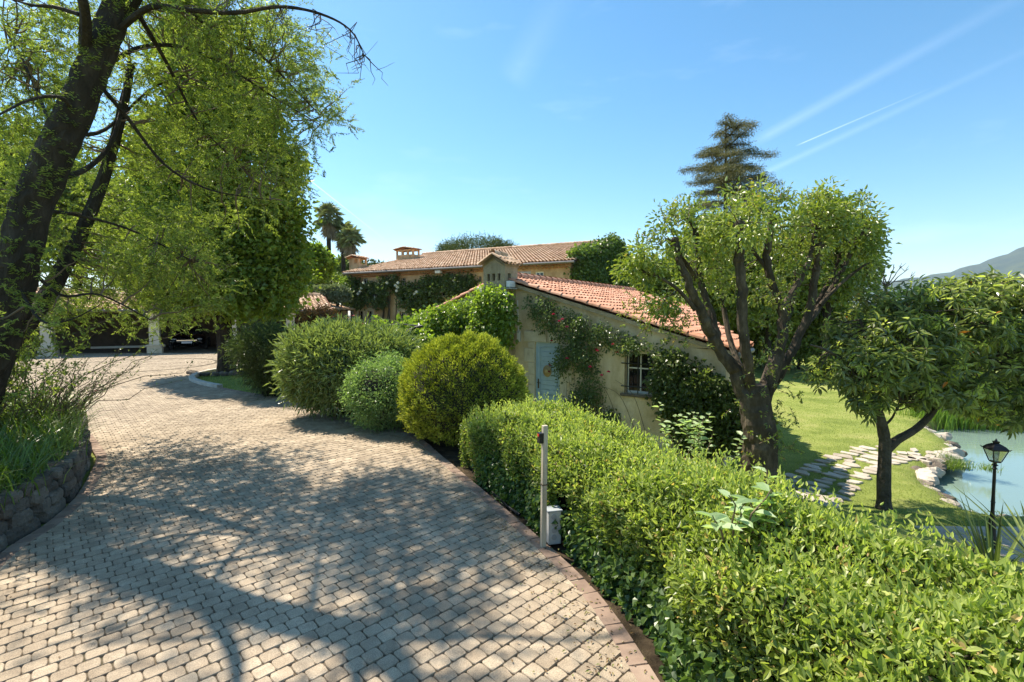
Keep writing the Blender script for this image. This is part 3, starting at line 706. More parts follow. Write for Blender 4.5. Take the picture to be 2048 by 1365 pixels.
# roof of two slopes
mb = MB(); gI = np.r_[cin, 0]
er = CF(np.array([(5.75, -.16, ctop(5.75)+.02)]))[0]; ap = CF(np.array([(sR, -.16, zR+.02)]))[0]; el = CF(np.array([(-4.3, -.16, ctop(-4.3)+.02)]))[0]
RL = float(np.linalg.norm(ap-er))
def rlim(q): s_ = 5.75-(5.75-sR)*q/RL; return float(np.interp(s_, [1.9, 4.67, 5.75], [Lc+.3, 4.0, 1.7]))
tile_roof(mb, er, gI, ap-er, Lc+.3, RL, .205, .36, .085, lim=rlim)
tile_roof(mb, el, gI, ap-el, Lc+.3, np.linalg.norm(ap-el), .205, .36, .085)
rf = mb.build('roof', [M_tile, M_tilech], cot)
mb = MB(); ridge_tiles(mb, ap+np.array([0, 0, .10])+gI*.5, ap+np.array([0, 0, .10])+gI*(Lc+.3))
reparent(mb.build('ridge_tiles', M_tile), rf, cot)
mb = MB()     # mortar verge and rafter board under the right and left rake
for a_, b_ in ((er, ap), (el, ap)):
    t = nrm(b_-a_); 
    q = np.array([a_, b_, b_+gI*.16, a_+gI*.16])
    V = np.concatenate([q-np.array([0, 0, .13]), q-np.array([0, 0, .035])]); mb.add(V, [(0, 1, 2, 3), (4, 7, 6, 5), (0, 4, 5, 1), (1, 5, 6, 2), (2, 6, 7, 3), (3, 7, 4, 0)])
reparent(mb.build('verge', M_render), rf, cot)
mb = MB(); g0 = er+np.array([0, 0, -.07])+nrm(er-ap)*.07
mb.tube([g0-gI*.1, g0+gI*1.8], .06, 8); g1 = g0+gI*.25
gut = mb.build('gutter', M_gutter, cot)
# chimney with three flue holes
chm = MB(); pc = .5; x0, x1 = -.61, .116; zt = 3.46
# stack walls with openings
fO = CF(np.array([(0, -pc, 0)]))[0]
wall_holes(chm, fO, cu, x0, x1, -1.5, lambda s: zt+.22*(1-abs((s-(x0+x1)/2)/((x1-x0)/2))), [(x0+.13+q*.175, x0+.22+q*.175, 3.02, 3.21) for q in range(3)], .12, extra=((x0+x1)/2,))
sO = CF(np.array([(x1, -pc, 0)]))[0]; wall_holes(chm, sO, cin, 0, pc+.1, -1.5, lambda s: zt, [(.14, .27, 3.02, 3.22)], .12)
lO = CF(np.array([(x0, pc*.2, 0)]))[0]; wall_holes(chm, lO, -cin, 0, pc+.1, -1.5, lambda s: zt, [(.18, .3, 3.02, 3.22)], .12)
bO = CF(np.array([(x1, .1, 0)]))[0]; wall_holes(chm, bO, -cu, 0, x1-x0, -1.5, lambda s: zt, [], .1)
ch = chm.build('chimney', M_render, cot)
dk_ = MB(); dk_.box((x0+.1, -pc+.1, 2.9), (x1-.1, 0, 3.4), CF); reparent(dk_.build('flue', M_dark), ch, cot)
cp = MB(); mid_ = (x0+x1)/2
lo1 = CF(np.array([(x1+.05, -pc-.07, zt+.0)]))[0]; lo2 = CF(np.array([(x0-.05, -pc-.07, zt+.0)]))[0]; top_ = CF(np.array([(mid_, -pc-.07, zt+.24)]))[0]
tile_roof(cp, lo1, gI, top_-lo1, pc+.24, np.linalg.norm(top_-lo1), .17, .25, .06, .012)
tile_roof(cp, lo2, gI, top_-lo2, pc+.24, np.linalg.norm(top_-lo2), .17, .25, .06, .012)
ridge_tiles(cp, top_+np.array([0, 0, .06]), top_+np.array([0, 0, .06])+gI*.75, .08, .3)
reparent(cp.build('chimney_cap', [M_tileold, M_render]), ch, cot)
# fittings on the chimney
def placed(name, mbx, m, label, cat, group=None, smooth=False): return tag(mbx.build(name, m, smooth=smooth), label, cat, group)
FT = CF
fl = empty('floodlight', CF(np.array([(x1+.08, -pc+.1, 2.9)]))[0], 'white floodlight box on the right face of the cottage chimney', 'floodlight')
m_ = MB(); m_.box((x1+.02, -pc+.02, 2.84), (x1+.14, -pc+.30, 3.0), CF, .5, 0, .01); m_.build('housing', M_plastic, fl)
m_ = MB(); m_.box((x1-.0, -pc-.02, 2.79), (x1+.17, -pc+.34, 2.82), CF, .5, 0, .004); m_.build('bracket', M_grey, fl)
fl = empty('floodlight', CF(np.array([(x0-.1, -pc+.1, 2.7)]))[0], 'white floodlight tilted out from the left side of the cottage chimney', 'floodlight')
m_ = MB(); T_ = lambda V: CF((np.asarray(V)@np.array(Matrix.Rotation(R(-25), 3, 'Y')).T)+np.array([x0-.16, -pc+.12, 2.78])); m_.box((-.09, -.1, -.1), (.05, .1, .1), T_, .5, 0, .02); m_.build('housing', M_plastic, fl)
m_ = MB(); m_.box((-.105, -.08, -.08), (-.092, .08, .08), T_, .5, 0, .0); m_.build('lens', M_glass, fl)
m_ = MB(); m_.tube(CF(np.array([(x0, -pc+.12, 2.60), (x0-.06, -pc+.12, 2.60), (x0-.12, -pc+.12, 2.70)])), .018, 6); m_.build('arm', M_grey, fl)
cam_ = empty('security_camera', CF(np.array([(x1+.06, -pc+.06, 2.68)]))[0], 'white dome security camera below the chimney floodlight', 'camera')
def sphere(mb, c, r, s=10, v=.5, sc=(1, 1, 1), half=False):
    th_ = np.linspace(0, np.pi*(.5 if half else 1), s); ph = np.arange(s+4)/(s+4)*2*np.pi; T, Pp = np.meshgrid(th_, ph, indexing='ij')
    V = np.stack([np.sin(T)*np.cos(Pp), np.sin(T)*np.sin(Pp), np.cos(T)], -1).reshape(-1, 3)*r*np.array(sc)+np.asarray(c)
    m_ = s+4; i = np.arange(s-1)[:, None]*m_; j = np.arange(m_)[None]; k = (j+1) % m_
    mb.add(V, [np.stack([i+j, i+j+m_, i+k+m_, i+k], -1).reshape(-1, 4)], v)
cc = CF(np.array([(x1+.02, -pc-.04, 2.62)]))[0]
m_ = MB(); sphere(m_, cc, .105); m_.build('dome', M_plastic, cam_, smooth=True)
m_ = MB(); sphere(m_, cc+np.array([.03, -.075, -.02]), .045); m_.build('lens', M_glass, cam_, smooth=True)
m_ = MB(); m_.tube([cc+np.array([0, 0, -.06]), cc+np.array([0, .02, -.17]), cc+np.array([.03, .08, -.2])], .03, 8); m_.build('mount', M_plastic, cam_)
sb = empty('switch_box', CF(np.array([(.25, -.05, 1.45)]))[0], 'grey outdoor switch box and its conduit on the cottage wall', 'switch box')
m_ = MB(); m_.box((.2, -.08, 1.36), (.31, -.002, 1.66), CF, .5, 0, .015); m_.build('housing', M_grey, sb)
m_ = MB(); m_.box((.225, -.093, 1.42), (.285, -.082, 1.60), CF, .5, 0, .004); m_.build('cover', M_plastic, sb)
m_ = MB(); m_.tube(CF(np.array([(.23, -.03, 1.66), (.22, -.03, 2.1), (.205, -.03, 2.5)])), .014, 6); m_.build('conduit', M_plastic, sb)

# ------------------------------------------------------------------ main house
mO = P(685, 545, 37.6); mE = mO[2]                       # left eave corner
ml = np.array([P(685, 545, 37.6)[0], 37.6]); mr = np.array([P(1144, 519, 29.1)[0], 29.1])
mu_ = nrm(mr-ml); mLn = np.linalg.norm(mr-ml); MF = frame(ml+mu_*.5, mu_); min_ = np.array([-mu_[1], mu_[0]]); mI = np.r_[min_, 0]
MOO = ml+mu_*.5+min_*.55; MF = frame(MOO, mu_)
house = empty('farmhouse', (MOO[0], MOO[1], 0), 'long two storey stone house with tiled roof behind the cottage', 'house')
ez = P(685, 545, 37.6)[2]; ez2 = P(1144, 519, 29.1)[2]; ez = (ez+ez2)/2
Wd = mLn-.8; hd_ = 10.0; rz = ez+2.35
def sx_of(px):                                            # where a pixel column meets the front wall
    d = ray(px, 600); k = d[0]/d[1]
    # MOO + s*mu = t*(k,1)
    return float((k*MOO[1]-MOO[0])/(mu_[0]-k*mu_[1]))
def zz_of(px, py):
    s = sx_of(px); p = MOO+mu_*s; return float(P(px, py, p[1])[2])
holes = []
def hole(x0, x1, y0, y1):
    s0, s1 = sorted((sx_of(x0), sx_of(x1))); z1 = zz_of(x0, y0); z0 = zz_of(x0, y1); holes.append((s0, s1, z0, z1)); return holes[-1]
H1 = [hole(717, 726, 622, 641), hole(735, 744, 622, 641), hole(799, 810, 624, 637)]
H2 = [hole(724, 736, 557, 569), hole(802, 812, 556, 571), hole(881, 893, 573, 592), hole(955, 963, 552, 588)]
H3 = [hole(1070, 1087, 544, 572)]
mb = MB(); wall_holes(mb, MOO, mu_, 0, Wd, -.6, lambda s: ez-.05, holes, .3)
Dp = 19.0
mz = lambda d: ez-.05+(rz-ez)*(1-abs(d-Dp/2)/(Dp/2))
for s_ in (0, Wd):
    mb.add(MF(np.array([(s_, 0, -.6), (s_, Dp, -.6), (s_, Dp, ez-.05), (s_, Dp/2, rz-.05), (s_, 0, ez-.05)])), [(0, 1, 2, 3, 4)])
mb.add(MF(np.array([(0, Dp, -.6), (Wd, Dp, -.6), (Wd, Dp, ez-.05), (0, Dp, ez-.05)])), [(0, 1, 2, 3)])
mb.build('wall', M_houses, house)
for h in H1: window(house, MF, h, .16, True, nobars=3, sill=False, fw=.04)
for h in H2: window(house, MF, h, .18, False, sill=False, fw=.04, fm=M_cream)
window(house, MF, H3[0], .08, False, sill=False, fm=M_white, fw=.07)
for h in H1+[H2[2]]:
    mb = MB()
    for a_, b_ in ((h[0]-.2, h[0]-.002), (h[1]+.002, h[1]+.2)): mb.box((a_, -.03, h[2]-.1), (b_, .05, h[3]+.1), MF, rng.random(), 0, .01)
    mb.box((h[0]-.002, -.032, h[3]), (h[1]+.002, .05, h[3]+.22), MF, rng.random(), 0, .01)
    mb.box((h[0]-.002, -.05, h[2]-.12), (h[1]+.002, .05, h[2]), MF, rng.random(), 0, .01)
    mb.build('window_surround', M_stone, house)
s0, s1 = sx_of(1034), sx_of(1062); mb = MB(); za, zb_ = zz_of(1050, 575), zz_of(1050, 543)
for q in range(6): mb.box((s0, -.05, za+q*(zb_-za)/6), (s1, -.01, za+(q+1)*(zb_-za)/6-.02), MF, .5, 0, .006)
mb.build('shutter', mat('grey_shutter', (.42, .42, .42), .6), house)
mb = MB(); f0 = MF(np.array([(-.45, -.5, ez-.08)]))[0]; rdg = MF(np.array([(-.45, Dp/2, rz+.02)]))[0]; bk = MF(np.array([(-.45, Dp+.5, ez-.08)]))[0]; mu3 = np.r_[mu_, 0]
tile_roof(mb, f0, mu3, rdg-f0, Wd+.9, np.linalg.norm(rdg-f0), .24, .42, .10, .03)
mb.add([rdg, rdg+mu3*(Wd+.9), bk+mu3*(Wd+.9), bk], [(0, 1, 2, 3)], .5, 1)
rf = mb.build('roof', [M_tileold, M_tilech], house)
mb = MB(); ridge_tiles(mb, rdg+np.array([0, 0, .12]), rdg+np.array([0, 0, .12])+mu3*(Wd+.9), .14, .4); reparent(mb.build('ridge_tiles', M_tileold), rf, house)
mb = MB(); q0 = f0+np.array([0, 0, -.05])-mI*.06; mb.tube([q0, q0+mu3*(Wd+.9)], .085, 8); mb.build('gutter', M_gutter, house)
mb = MB()      # two rows of tiles under the eave (genoise)
for row in range(2):
    for s_ in np.arange(0, Wd, .26):
        a = np.linspace(0, np.pi, 6); d0_ = -.05-.16*row; V = []
        for e in (.0, -.22): V += [(s_+.13-math.cos(x)*.11, d0_+e, ez-.42+row*.17+math.sin(x)*.08) for x in a]
        mb.add(MF(np.array(V)), [(q, q+1, q+7, q+6) for q in range(5)], rng.random())
mb.build('eave_course', M_tile, house)
mb = MB(); mb.tube(MF(np.array([(-.2, -.55, ez-.1), (-.1, -.3, ez-.4), (.12, -.1, ez-.8), (.12, -.1, 0)])), .06, 8); mb.build('downpipe', M_gutter, house)
def roofbox(px, py, wpx, hpx, d, label, holes_):
    """tiled chimney on the main roof; d: metres up-slope"""
    zz = ez+(rz-ez)*d/(Dp/2); s = None
    k = ray(px, py); kk = k[0]/k[1]; base = MOO+min_*d
    s = float((kk*base[1]-base[0])/(mu_[0]-kk*mu_[1])); p = base+mu_*s
    sc = p[1]/F; w_ = wpx*sc; h_ = hpx*sc
    D = lambda V: MF(np.asarray(V)+np.array([s, d, zz]))
    m1 = MB(); m1.box((-w_/2, -.35, -.3), (w_/2, .6, h_*.42), D); 
    n_ = holes_; 
    for q in range(n_+1):
        x = -w_/2+(w_-.12)*q/n_; m1.box((x, -.35, h_*.42), (x+.12, -.2, h_*.75), D); m1.box((x, .45, h_*.42), (x+.12, .6, h_*.75), D)
    m1.box((-w_/2, -.35, h_*.75), (w_/2, .6, h_*.85), D)
    if n_ == 1: m1.box((-w_/2+.12, -.34, h_*.42), (w_/2-.5, .5, h_*.75), D)
    co = m1.build('chimney', M_houses); 
    m2 = MB(); lo1 = D(np.array([(w_/2+.15, -.5, h_*.83)]))[0]; lo2 = D(np.array([(-w_/2-.15, -.5, h_*.83)]))[0]; tp = D(np.array([(0, -.5, h_)]))[0]
    tile_roof(m2, lo1, mI, tp-lo1, 1.25, np.linalg.norm(tp-lo1), .22, .3, .09); tile_roof(m2, lo2, mI, tp-lo2, 1.25, np.linalg.norm(tp-lo2), .22, .3, .09)
    reparent(co, rf, house)
    o2 = m2.build('chimney_cap', [M_tileold, M_tile]); reparent(o2, rf, house)
roofbox(714, 525, 25, 26, 1.6, '', 1)
roofbox(814, 511, 42, 24, 6.2, '', 3)
wl = empty('wall_lamp', MF(np.array([(sx_of(880), -.3, 4.9)]))[0], 'small white wall lamp under the farmhouse eave', 'lamp')
m_ = MB(); s_ = sx_of(883); z_ = zz_of(883, 545); m_.box((s_-.22, -.5, z_-.10), (s_+.22, -.15, z_+.10), MF, .5, 0, .03); m_.build('housing', M_plastic, wl)
m_ = MB(); m_.tube(MF(np.array([(s_, -.16, z_), (s_, -.01, z_+.1)])), .03, 6); m_.build('arm', M_grey, wl)
ln = empty('wall_lantern', MF(np.array([(sx_of(762), -.4, 3)]))[0], 'dark lantern hanging among the ivy of the farmhouse front', 'lantern')
s_ = sx_of(762); z_ = zz_of(762, 598)
m_ = MB(); m_.box((s_-.15, -.75, z_+.22), (s_+.15, -.45, z_+.27), MF, .5, 0, .01); m_.box((s_-.08, -.68, z_+.27), (s_+.08, -.52, z_+.36), MF, .5, 0, .02); m_.tube(MF(np.array([(s_, -.6, z_+.36), (s_, -.5, z_+.55), (s_, 0, z_+.5)])), .02, 6)
for q in ((-.12, -.72), (.12, -.72), (.12, -.48), (-.12, -.48)): m_.tube(MF(np.array([(s_+q[0]*.7, -.6+(q[1]+.6)*.7, z_-.18), (s_+q[0], q[1], z_+.22)])), .012, 5)
m_.build('lantern_frame', M_black, ln)
m_ = MB(); m_.box((s_-.08, -.68, z_-.16), (s_+.08, -.52, z_+.2), MF); m_.build('glass', M_lampglass, ln)

# ------------------------------------------------------------------ carport
ga = np.array([-24.6, 23.2]); gb = np.array([-11.6, 30.2]); gu = nrm(gb-ga); gL = np.linalg.norm(gb-ga); GF = frame(ga, gu); gin = np.r_[-gu[1], gu[0], 0]
cp_ = empty('carport', (ga[0], ga[1], 0), 'long open carport with tiled roof on pale square pillars', 'carport')
mb = MB(); gdep = 6.5
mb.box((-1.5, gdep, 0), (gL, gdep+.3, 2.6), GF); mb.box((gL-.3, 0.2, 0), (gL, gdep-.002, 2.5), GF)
mb.box((-6, .05, 0), (-1.2, .35, 2.3), GF)
mb.build('wall', noisemat('shade_dark_wall', [(.07, .055, .04), (.13, .105, .08)], 2, 8, .95, .4, 30), cp_)  # wall colour darkened to stand in for the shade under the roof
def gs_of(px):
    d = ray(px, 600); k = d[0]/d[1]; return float((k*ga[1]-ga[0])/(gu[0]-k*gu[1]))
for px in (88, 305, 462, 580):
    s_ = gs_of(px); m_ = MB(); m_.box((s_-.23, .03, .48), (s_+.23, .49, 2.25), GF, .5, 0, .01); m_.box((s_-.3, -.04, 2.1), (s_+.3, .56, 2.2), GF, .5, 0, .01)
    po = m_.build('pillar', M_cream, cp_)
    m_ = MB(); m_.box((s_-.33, -.07, -.02), (s_+.33, .59, .42), GF, .5, 0, .01); m_.box((s_-.38, -.12, .42), (s_+.38, .64, .48), GF, .5, 0, .01); reparent(m_.build('pillar_base', M_stone), po, cp_)
m_ = MB(); m_.box((-6.2, .1, 2.2), (gL, .4, 2.36), GF); m_.build('beam', noisemat('old_beam', [(.06, .04, .025), (.12, .085, .055)], 3, 6, .85, .3, 30), cp_)
m_ = MB(); q0 = GF(np.array([(-6.4, -.35, 2.36)]))[0]; q1 = GF(np.array([(-6.4, 3.4, 3.35)]))[0]; q2 = GF(np.array([(-6.4, 7.2, 2.36)]))[0]; g3 = np.r_[gu, 0]
tile_roof(m_, q0, g3, q1-q0, gL+6.8, np.linalg.norm(q1-q0), .24, .40, .10, .03)
m_.add([q1, q1+g3*(gL+6.8), q2+g3*(gL+6.8), q2], [(0, 1, 2, 3)], .5, 1)
rf2 = m_.build('roof', [M_tileold, M_tilech], cp_)
m_ = MB(); ridge_tiles(m_, q1+np.array([0, 0, .1]), q1+np.array([0, 0, .1])+g3*(gL+6.8), .13, .4); reparent(m_.build('ridge_tiles', M_tileold), rf2, cp_)
m_ = MB(); m_.tube([q0+np.array([0, 0, -.04]), q0+g3*(gL+6.8)+np.array([0, 0, -.04])], .07, 8); m_.build('gutter', M_gutter, cp_)
m_ = MB(); s_ = gs_of(190); m_.box((gs_of(105), gdep-.5, 0), (gs_of(292), gdep-.3, .15), GF, .5, 0, .01)  # white box added as the bright line of sunlit ground beyond the carport
placed('sunlit_strip', m_, M_white, 'low white strip standing in for sunlit ground at the back of the carport', 'wall')
# porch linking carport and farmhouse
pr = empty('porch', GF(np.array([(gL+1, 2, 0)]))[0], 'small tiled porch between the carport and the farmhouse', 'porch')
pa = P(640, 612, 32)[:2]; pb = np.array(MOO)+mu_*.1; pb = np.array([pb[0], pb[1]-.9]); pu_ = nrm(pb-pa); PF = frame(pa, pu_); pl = np.linalg.norm(pb-pa)
m_ = MB(); m_.box((0, .3, 0), (pl, .5, 2.45), PF); m_.build('wall', M_render, pr)
m_ = MB(); q0 = PF(np.array([(-.5, -.3, 2.45)]))[0]; q1 = PF(np.array([(-.5, 2.6, 3.15)]))[0]; tile_roof(m_, q0, np.r_[pu_, 0], q1-q0, pl+.6, np.linalg.norm(q1-q0), .24, .4, .1, .03); m_.build('roof', [M_tileold, M_tilech], pr)

# parked car in the carport: lofted body
cs_ = gs_of(362); CX = lambda V: GF(np.asarray(V)@np.diag([1, 1, 1])+np.array([cs_, 2.0, .0]))
car = empty('parked_car', CX(np.array([(0, 2, 0)]))[0], 'black car parked nose out in the shade of the carport', 'car')
st = [(-.02, .62, .42, .60), (.06, .80, .30, .72), (.35, .88, .26, .84), (1.1, .90, .25, .95), (1.35, .90, .25, 1.0), (3.3, .90, .25, 1.02), (4.0, .88, .28, .98), (4.35, .78, .35, .8)]
def loft(sts, z_of):
    V = []; n_ = 10
    for (y, hw, zb2, zt2) in sts:
        for t in np.linspace(0, 2*np.pi, n_*2, endpoint=False):
            c_, s2 = math.cos(t), math.sin(t); x = hw*np.sign(c_)*abs(c_)**.45; z = (zb2+zt2)/2+(zt2-zb2)/2*np.sign(s2)*abs(s2)**.5; V.append((x, y, z))
    K2 = n_*2; Fs = [(a*K2+q, a*K2+(q+1) % K2, (a+1)*K2+(q+1) % K2, (a+1)*K2+q) for a in range(len(sts)-1) for q in range(K2)]
    Fs += [tuple(range(K2-1, -1, -1)), tuple(range((len(sts)-1)*K2, len(sts)*K2))]
    return np.array(V), Fs
V, Fs = loft(st, None); m_ = MB(); m_.add(CX(V), Fs); m_.build('body', M_car, car, smooth=True)
V, Fs = loft([(1.15, .70, .9, .96), (1.9, .64, .9, 1.42), (3.0, .62, .9, 1.44), (3.75, .66, .9, 1.0)], None); m_ = MB(); m_.add(CX(V), Fs); m_.build('cabin', M_glass, car, smooth=True)
for y in (.85, 3.4):
    for x in (-.86, .86):
        m_ = MB(); m_.tube(CX(np.array([(x-.1, y, .32), (x+.1, y, .32)])), .32, 18); w1 = m_.build('wheel', M_tyre, car)
        m_ = MB(); m_.tube(CX(np.array([(x+.09*np.sign(x), y, .32), (x+.108*np.sign(x), y, .32)])), .19, 14); reparent(m_.build('rim', M_chrome), w1, car)
for x in (-.62, .62):
    m_ = MB(); sphere(m_, (0, 0, 0), 1, 8, sc=(.16, .06, .07)); m_.V[0] = CX(m_.V[0]+np.array([x, .06, .66])); m_.build('headlight', mat('headlight', (.35, .36, .38), .1, .6), car, smooth=True)
m_ = MB(); m_.box((-.26, -.06, .42), (.26, -.045, .53), CX); m_.build('number_plate', mat('plate_white', (.8, .82, .9), .5), car)
m_ = MB(); m_.box((-.5, -.035, .57), (.5, -.022, .62), CX); m_.build('grille', M_chrome, car)

# ------------------------------------------------------------------ hedge along the drive
HL = poly_smooth(np.array([(1.75, .3), (1.36, 1.2), (.98, 2.7), (.45, 4.3), (-.25, 5.6), (-.72, 6.6)]), 8)
HR = poly_smooth(np.array([(3.3, .3), (2.95, 1.3), (2.45, 2.45), (1.78, 4.0), (1.2, 5.4), (.35, 7.0)]), 8)
def hedge_pt(t, s, q):
    """t along, s across 0..1, q height 0..1"""
    i = t*(len(HL)-1); a = np.floor(i).astype(int).clip(0, len(HL)-2); f = (i-a)[:, None]
    l = HL[a]*(1-f)+HL[a+1]*f; r = HR[a]*(1-f)+HR[a+1]*f
    bul = 1+.07*np.sin(t*23)+.05*np.sin(t*51+1)
    xy = l+(r-l)*((s-.5)*bul+.5)[:, None]
    base = hgt(xy[:, 0], xy[:, 1]); topz = (1-.22*ss((t-.86)/.14))* .835+.045*np.sin(t*17)+.05*np.sin(t*41+s*5)+.04*np.sin(t*9+s*9)
    return np.concatenate([xy, (base*(s > .5)+.02+(topz-base*(s > .5))*q)[:, None]], 1)
hedge = empty('clipped_hedge', (.8, 4, 0), 'long leafy clipped hedge bordering the paved drive', 'hedge')
mb = MB()
BXC = G(1106, 1092)[:2]
def niche(p): return ~((np.hypot(p[:, 0]-BXC[0]+.02, p[:, 1]-BXC[1]+.02) < .17) & (p[:, 2] < .46) | (np.hypot(p[:, 0]-BXC[0]+.10, p[:, 1]-BXC[1]+.25) < .2) & (p[:, 2] < .40))
def hedge_leaves(n, mode):
    t = rng.random(n)
    if mode == 'top':
        s = rng.random(n); rr_ = np.abs(2*s-1); q = 1-.26*(np.maximum(rr_-.5, 0)/.5)**2-.10*rng.random(n)**2; O = np.stack([(s-.5)*.8, 0*s, np.ones(n)], 1)
    elif mode == 'left':
        q = rng.random(n)**.8*.97; s = .04+.08*rng.random(n)+.08*(1-q)-.06*np.sin(q*3.1)+.15*q**5; O = np.tile([-.9, -.2, .25], (n, 1))
    elif mode == 'end':
        q = rng.random(n)*.98; s = rng.random(n); t = .975+.03*rng.random(n)-.02*(1-q); t = np.minimum(t, 1); O = np.tile([-.4, .8, .2], (n, 1))
    else:
        q = rng.random(n)*.97; s = .95-.10*rng.random(n)-.13*q**5; O = np.tile([.9, .2, .25], (n, 1))
    p = hedge_pt(t, s, q)+rng.normal(size=(n, 3))*.018
    return p, nrm(O)
for mode, n, L0 in (('top', 66000, .042), ('left', 56000, .042), ('right', 11000, .05), ('end', 9000, .042)):
    p, O = hedge_leaves(n, mode); q_ = p*np.array([5.1, 5.1, 6.]); p = p+O*(.035*np.sin(q_[:, 0]+1.3*np.sin(q_[:, 1]))*np.sin(q_[:, 1]*1.1+q_[:, 2])+.03*np.sin(q_[:, 0]*2.3+q_[:, 2]*2)*np.sin(q_[:, 1]*2.1))[:, None]
    near = np.clip(1.25-(p[:, 1]-1.5)*.08, .8, 1.25)
    ax = nrm(O*.55+rng.normal(size=p.shape)*.75+np.array([0, 0, .25])); N = nrm(O*.7+np.array([0, 0, .5])+rng.normal(size=p.shape)*.65)
    pat_ = .5+.5*np.sin(p[:, 0]*3.1+p[:, 1]*1.7)*np.sin(p[:, 1]*2.3-1); LL = L0*near*(.45+.75*rng.random(n)+.35*pat_*(rng.random(n) < .4)); 
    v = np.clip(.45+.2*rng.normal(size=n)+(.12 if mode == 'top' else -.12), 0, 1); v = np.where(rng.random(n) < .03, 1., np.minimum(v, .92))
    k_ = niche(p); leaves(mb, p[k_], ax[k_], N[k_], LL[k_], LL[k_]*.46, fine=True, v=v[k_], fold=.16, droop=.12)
# upright young shoots
n = 2600; p, O = hedge_leaves(n, 'top'); p[:, 2] += .02
for k in range(5):
    hgt_ = .03+.028*k; d = rng.normal(size=(n, 3))*.4; d[:, 2] = .75
    q = p+np.c_[rng.normal(size=(n, 2))*.006, np.full(n, hgt_)]
    keep = rng.random(n) < (1-.15*k)
    LL = .04*(.6+.6*rng.random(keep.sum()))
    leaves(mb, q[keep], d[keep], rng.normal(size=(keep.sum(), 3))+np.array([0, 0, .4]), LL, LL*.42, fine=True, v=np.clip(.72+.2*rng.random(keep.sum()), 0, 1), fold=.2)
mb.build('leaves', L_hedge, hedge)
mb = MB()
for k in range(900):
    t = np.array([rng.random()]); s = np.array([.2+.6*rng.random()]); a_ = hedge_pt(t, s, np.array([0.]))[0]; b_ = hedge_pt(np.clip(t+rng.normal()*.03, 0, 1), np.clip(s+rng.normal()*.3, .08, .92), np.array([.6+.42*rng.random()]))[0]
    mb.tube(limbpts(a_, b_, 5, .15), np.linspace(.012, .004, 5), 5, caps=False)
# woody dark core so the hedge is not see-through
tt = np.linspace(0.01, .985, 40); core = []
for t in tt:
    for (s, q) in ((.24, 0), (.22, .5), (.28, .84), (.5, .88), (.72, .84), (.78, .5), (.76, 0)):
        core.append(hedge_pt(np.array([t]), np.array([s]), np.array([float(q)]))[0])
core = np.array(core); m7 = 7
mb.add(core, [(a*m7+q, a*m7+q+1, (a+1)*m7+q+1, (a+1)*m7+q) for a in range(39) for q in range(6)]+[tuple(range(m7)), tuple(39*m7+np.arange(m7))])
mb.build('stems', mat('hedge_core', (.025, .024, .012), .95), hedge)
# ivy spilling at the foot of the hedge
mb = MB(); n = 9000; t = rng.random(n)**.9*.85; q = rng.random(n)**2*.42; s = -.02+.12*rng.random(n)
p = hedge_pt(t, s, q); p[:, 0] += rng.normal(size=n)*.02; p = p[niche(p+np.array([0, 0, .28]))]; n = len(p)
leaves(mb, p, nrm(np.array([-.6, -.3, -.4])+rng.normal(size=(n, 3))*.6), nrm(np.array([-.6, -.3, .8])+rng.normal(size=(n, 3))*.5), .055*(.6+.7*rng.random(n)), .052*(.6+.6*rng.random(n)), fine=True)
tag(mb.build('ivy', L_ivy), 'low ivy creeping over the brick border at the foot of the hedge', 'ivy')
def stalk_plant(name, c, n, h, L, W, m, label, cat, lean=.3, per=9, fine=True, seed=0, spread=.1):
    root = empty(name, c, label, cat); mbs = MB(); mbl = MB()
    for k in range(n):
        b_ = np.asarray(c)+np.r_[rng.normal(size=2)*spread, 0]; tip = b_+np.r_[rng.normal(size=2)*lean*h, h*(.7+.4*rng.random())]
        pts = limbpts(b_, tip, 7, .08); mbs.tube(pts, np.linspace(.008, .003, 7), 5, caps=False)
        for j in range(per):
            f = .3+.7*(j+.5)/per; i = f*6; a = int(min(i, 5)); pp = pts[a]*(1-(i-a))+pts[a+1]*(i-a)
            ang_ = j*2.4+rng.random(); d = np.array([math.cos(ang_), math.sin(ang_), .25+.3*rng.random()])
            LL = L*(.6+.6*rng.random()); leaves(mbl, pp[None], d[None], np.array([[0, 0, 1.]])+rng.normal(size=(1, 3))*.25, LL, LL*W/L, fine=fine, fold=.12, droop=.25)
    mbs.build('stems', M_stem, root); mbl.build('leaves', m, root); return root
c_ = hedge_pt(np.array([.49]), np.array([.78]), np.array([.85]))[0]
stalk_plant('broadleaf_shrub', P(1490, 1075, 2.75), 7, .30, .115, .06, L_big, 'shrub with large pale green leaves rising out of the hedge top', 'shrub', .35, 7)
p_ = P(1395, 900, 9.4); stalk_plant('grey_leaved_shrub', (p_[0], p_[1], -1.0), 16, 1.15, .15, .10, L_big, 'grey green round leaved shrub below the cottage window', 'shrub', .3, 12, spread=.25)

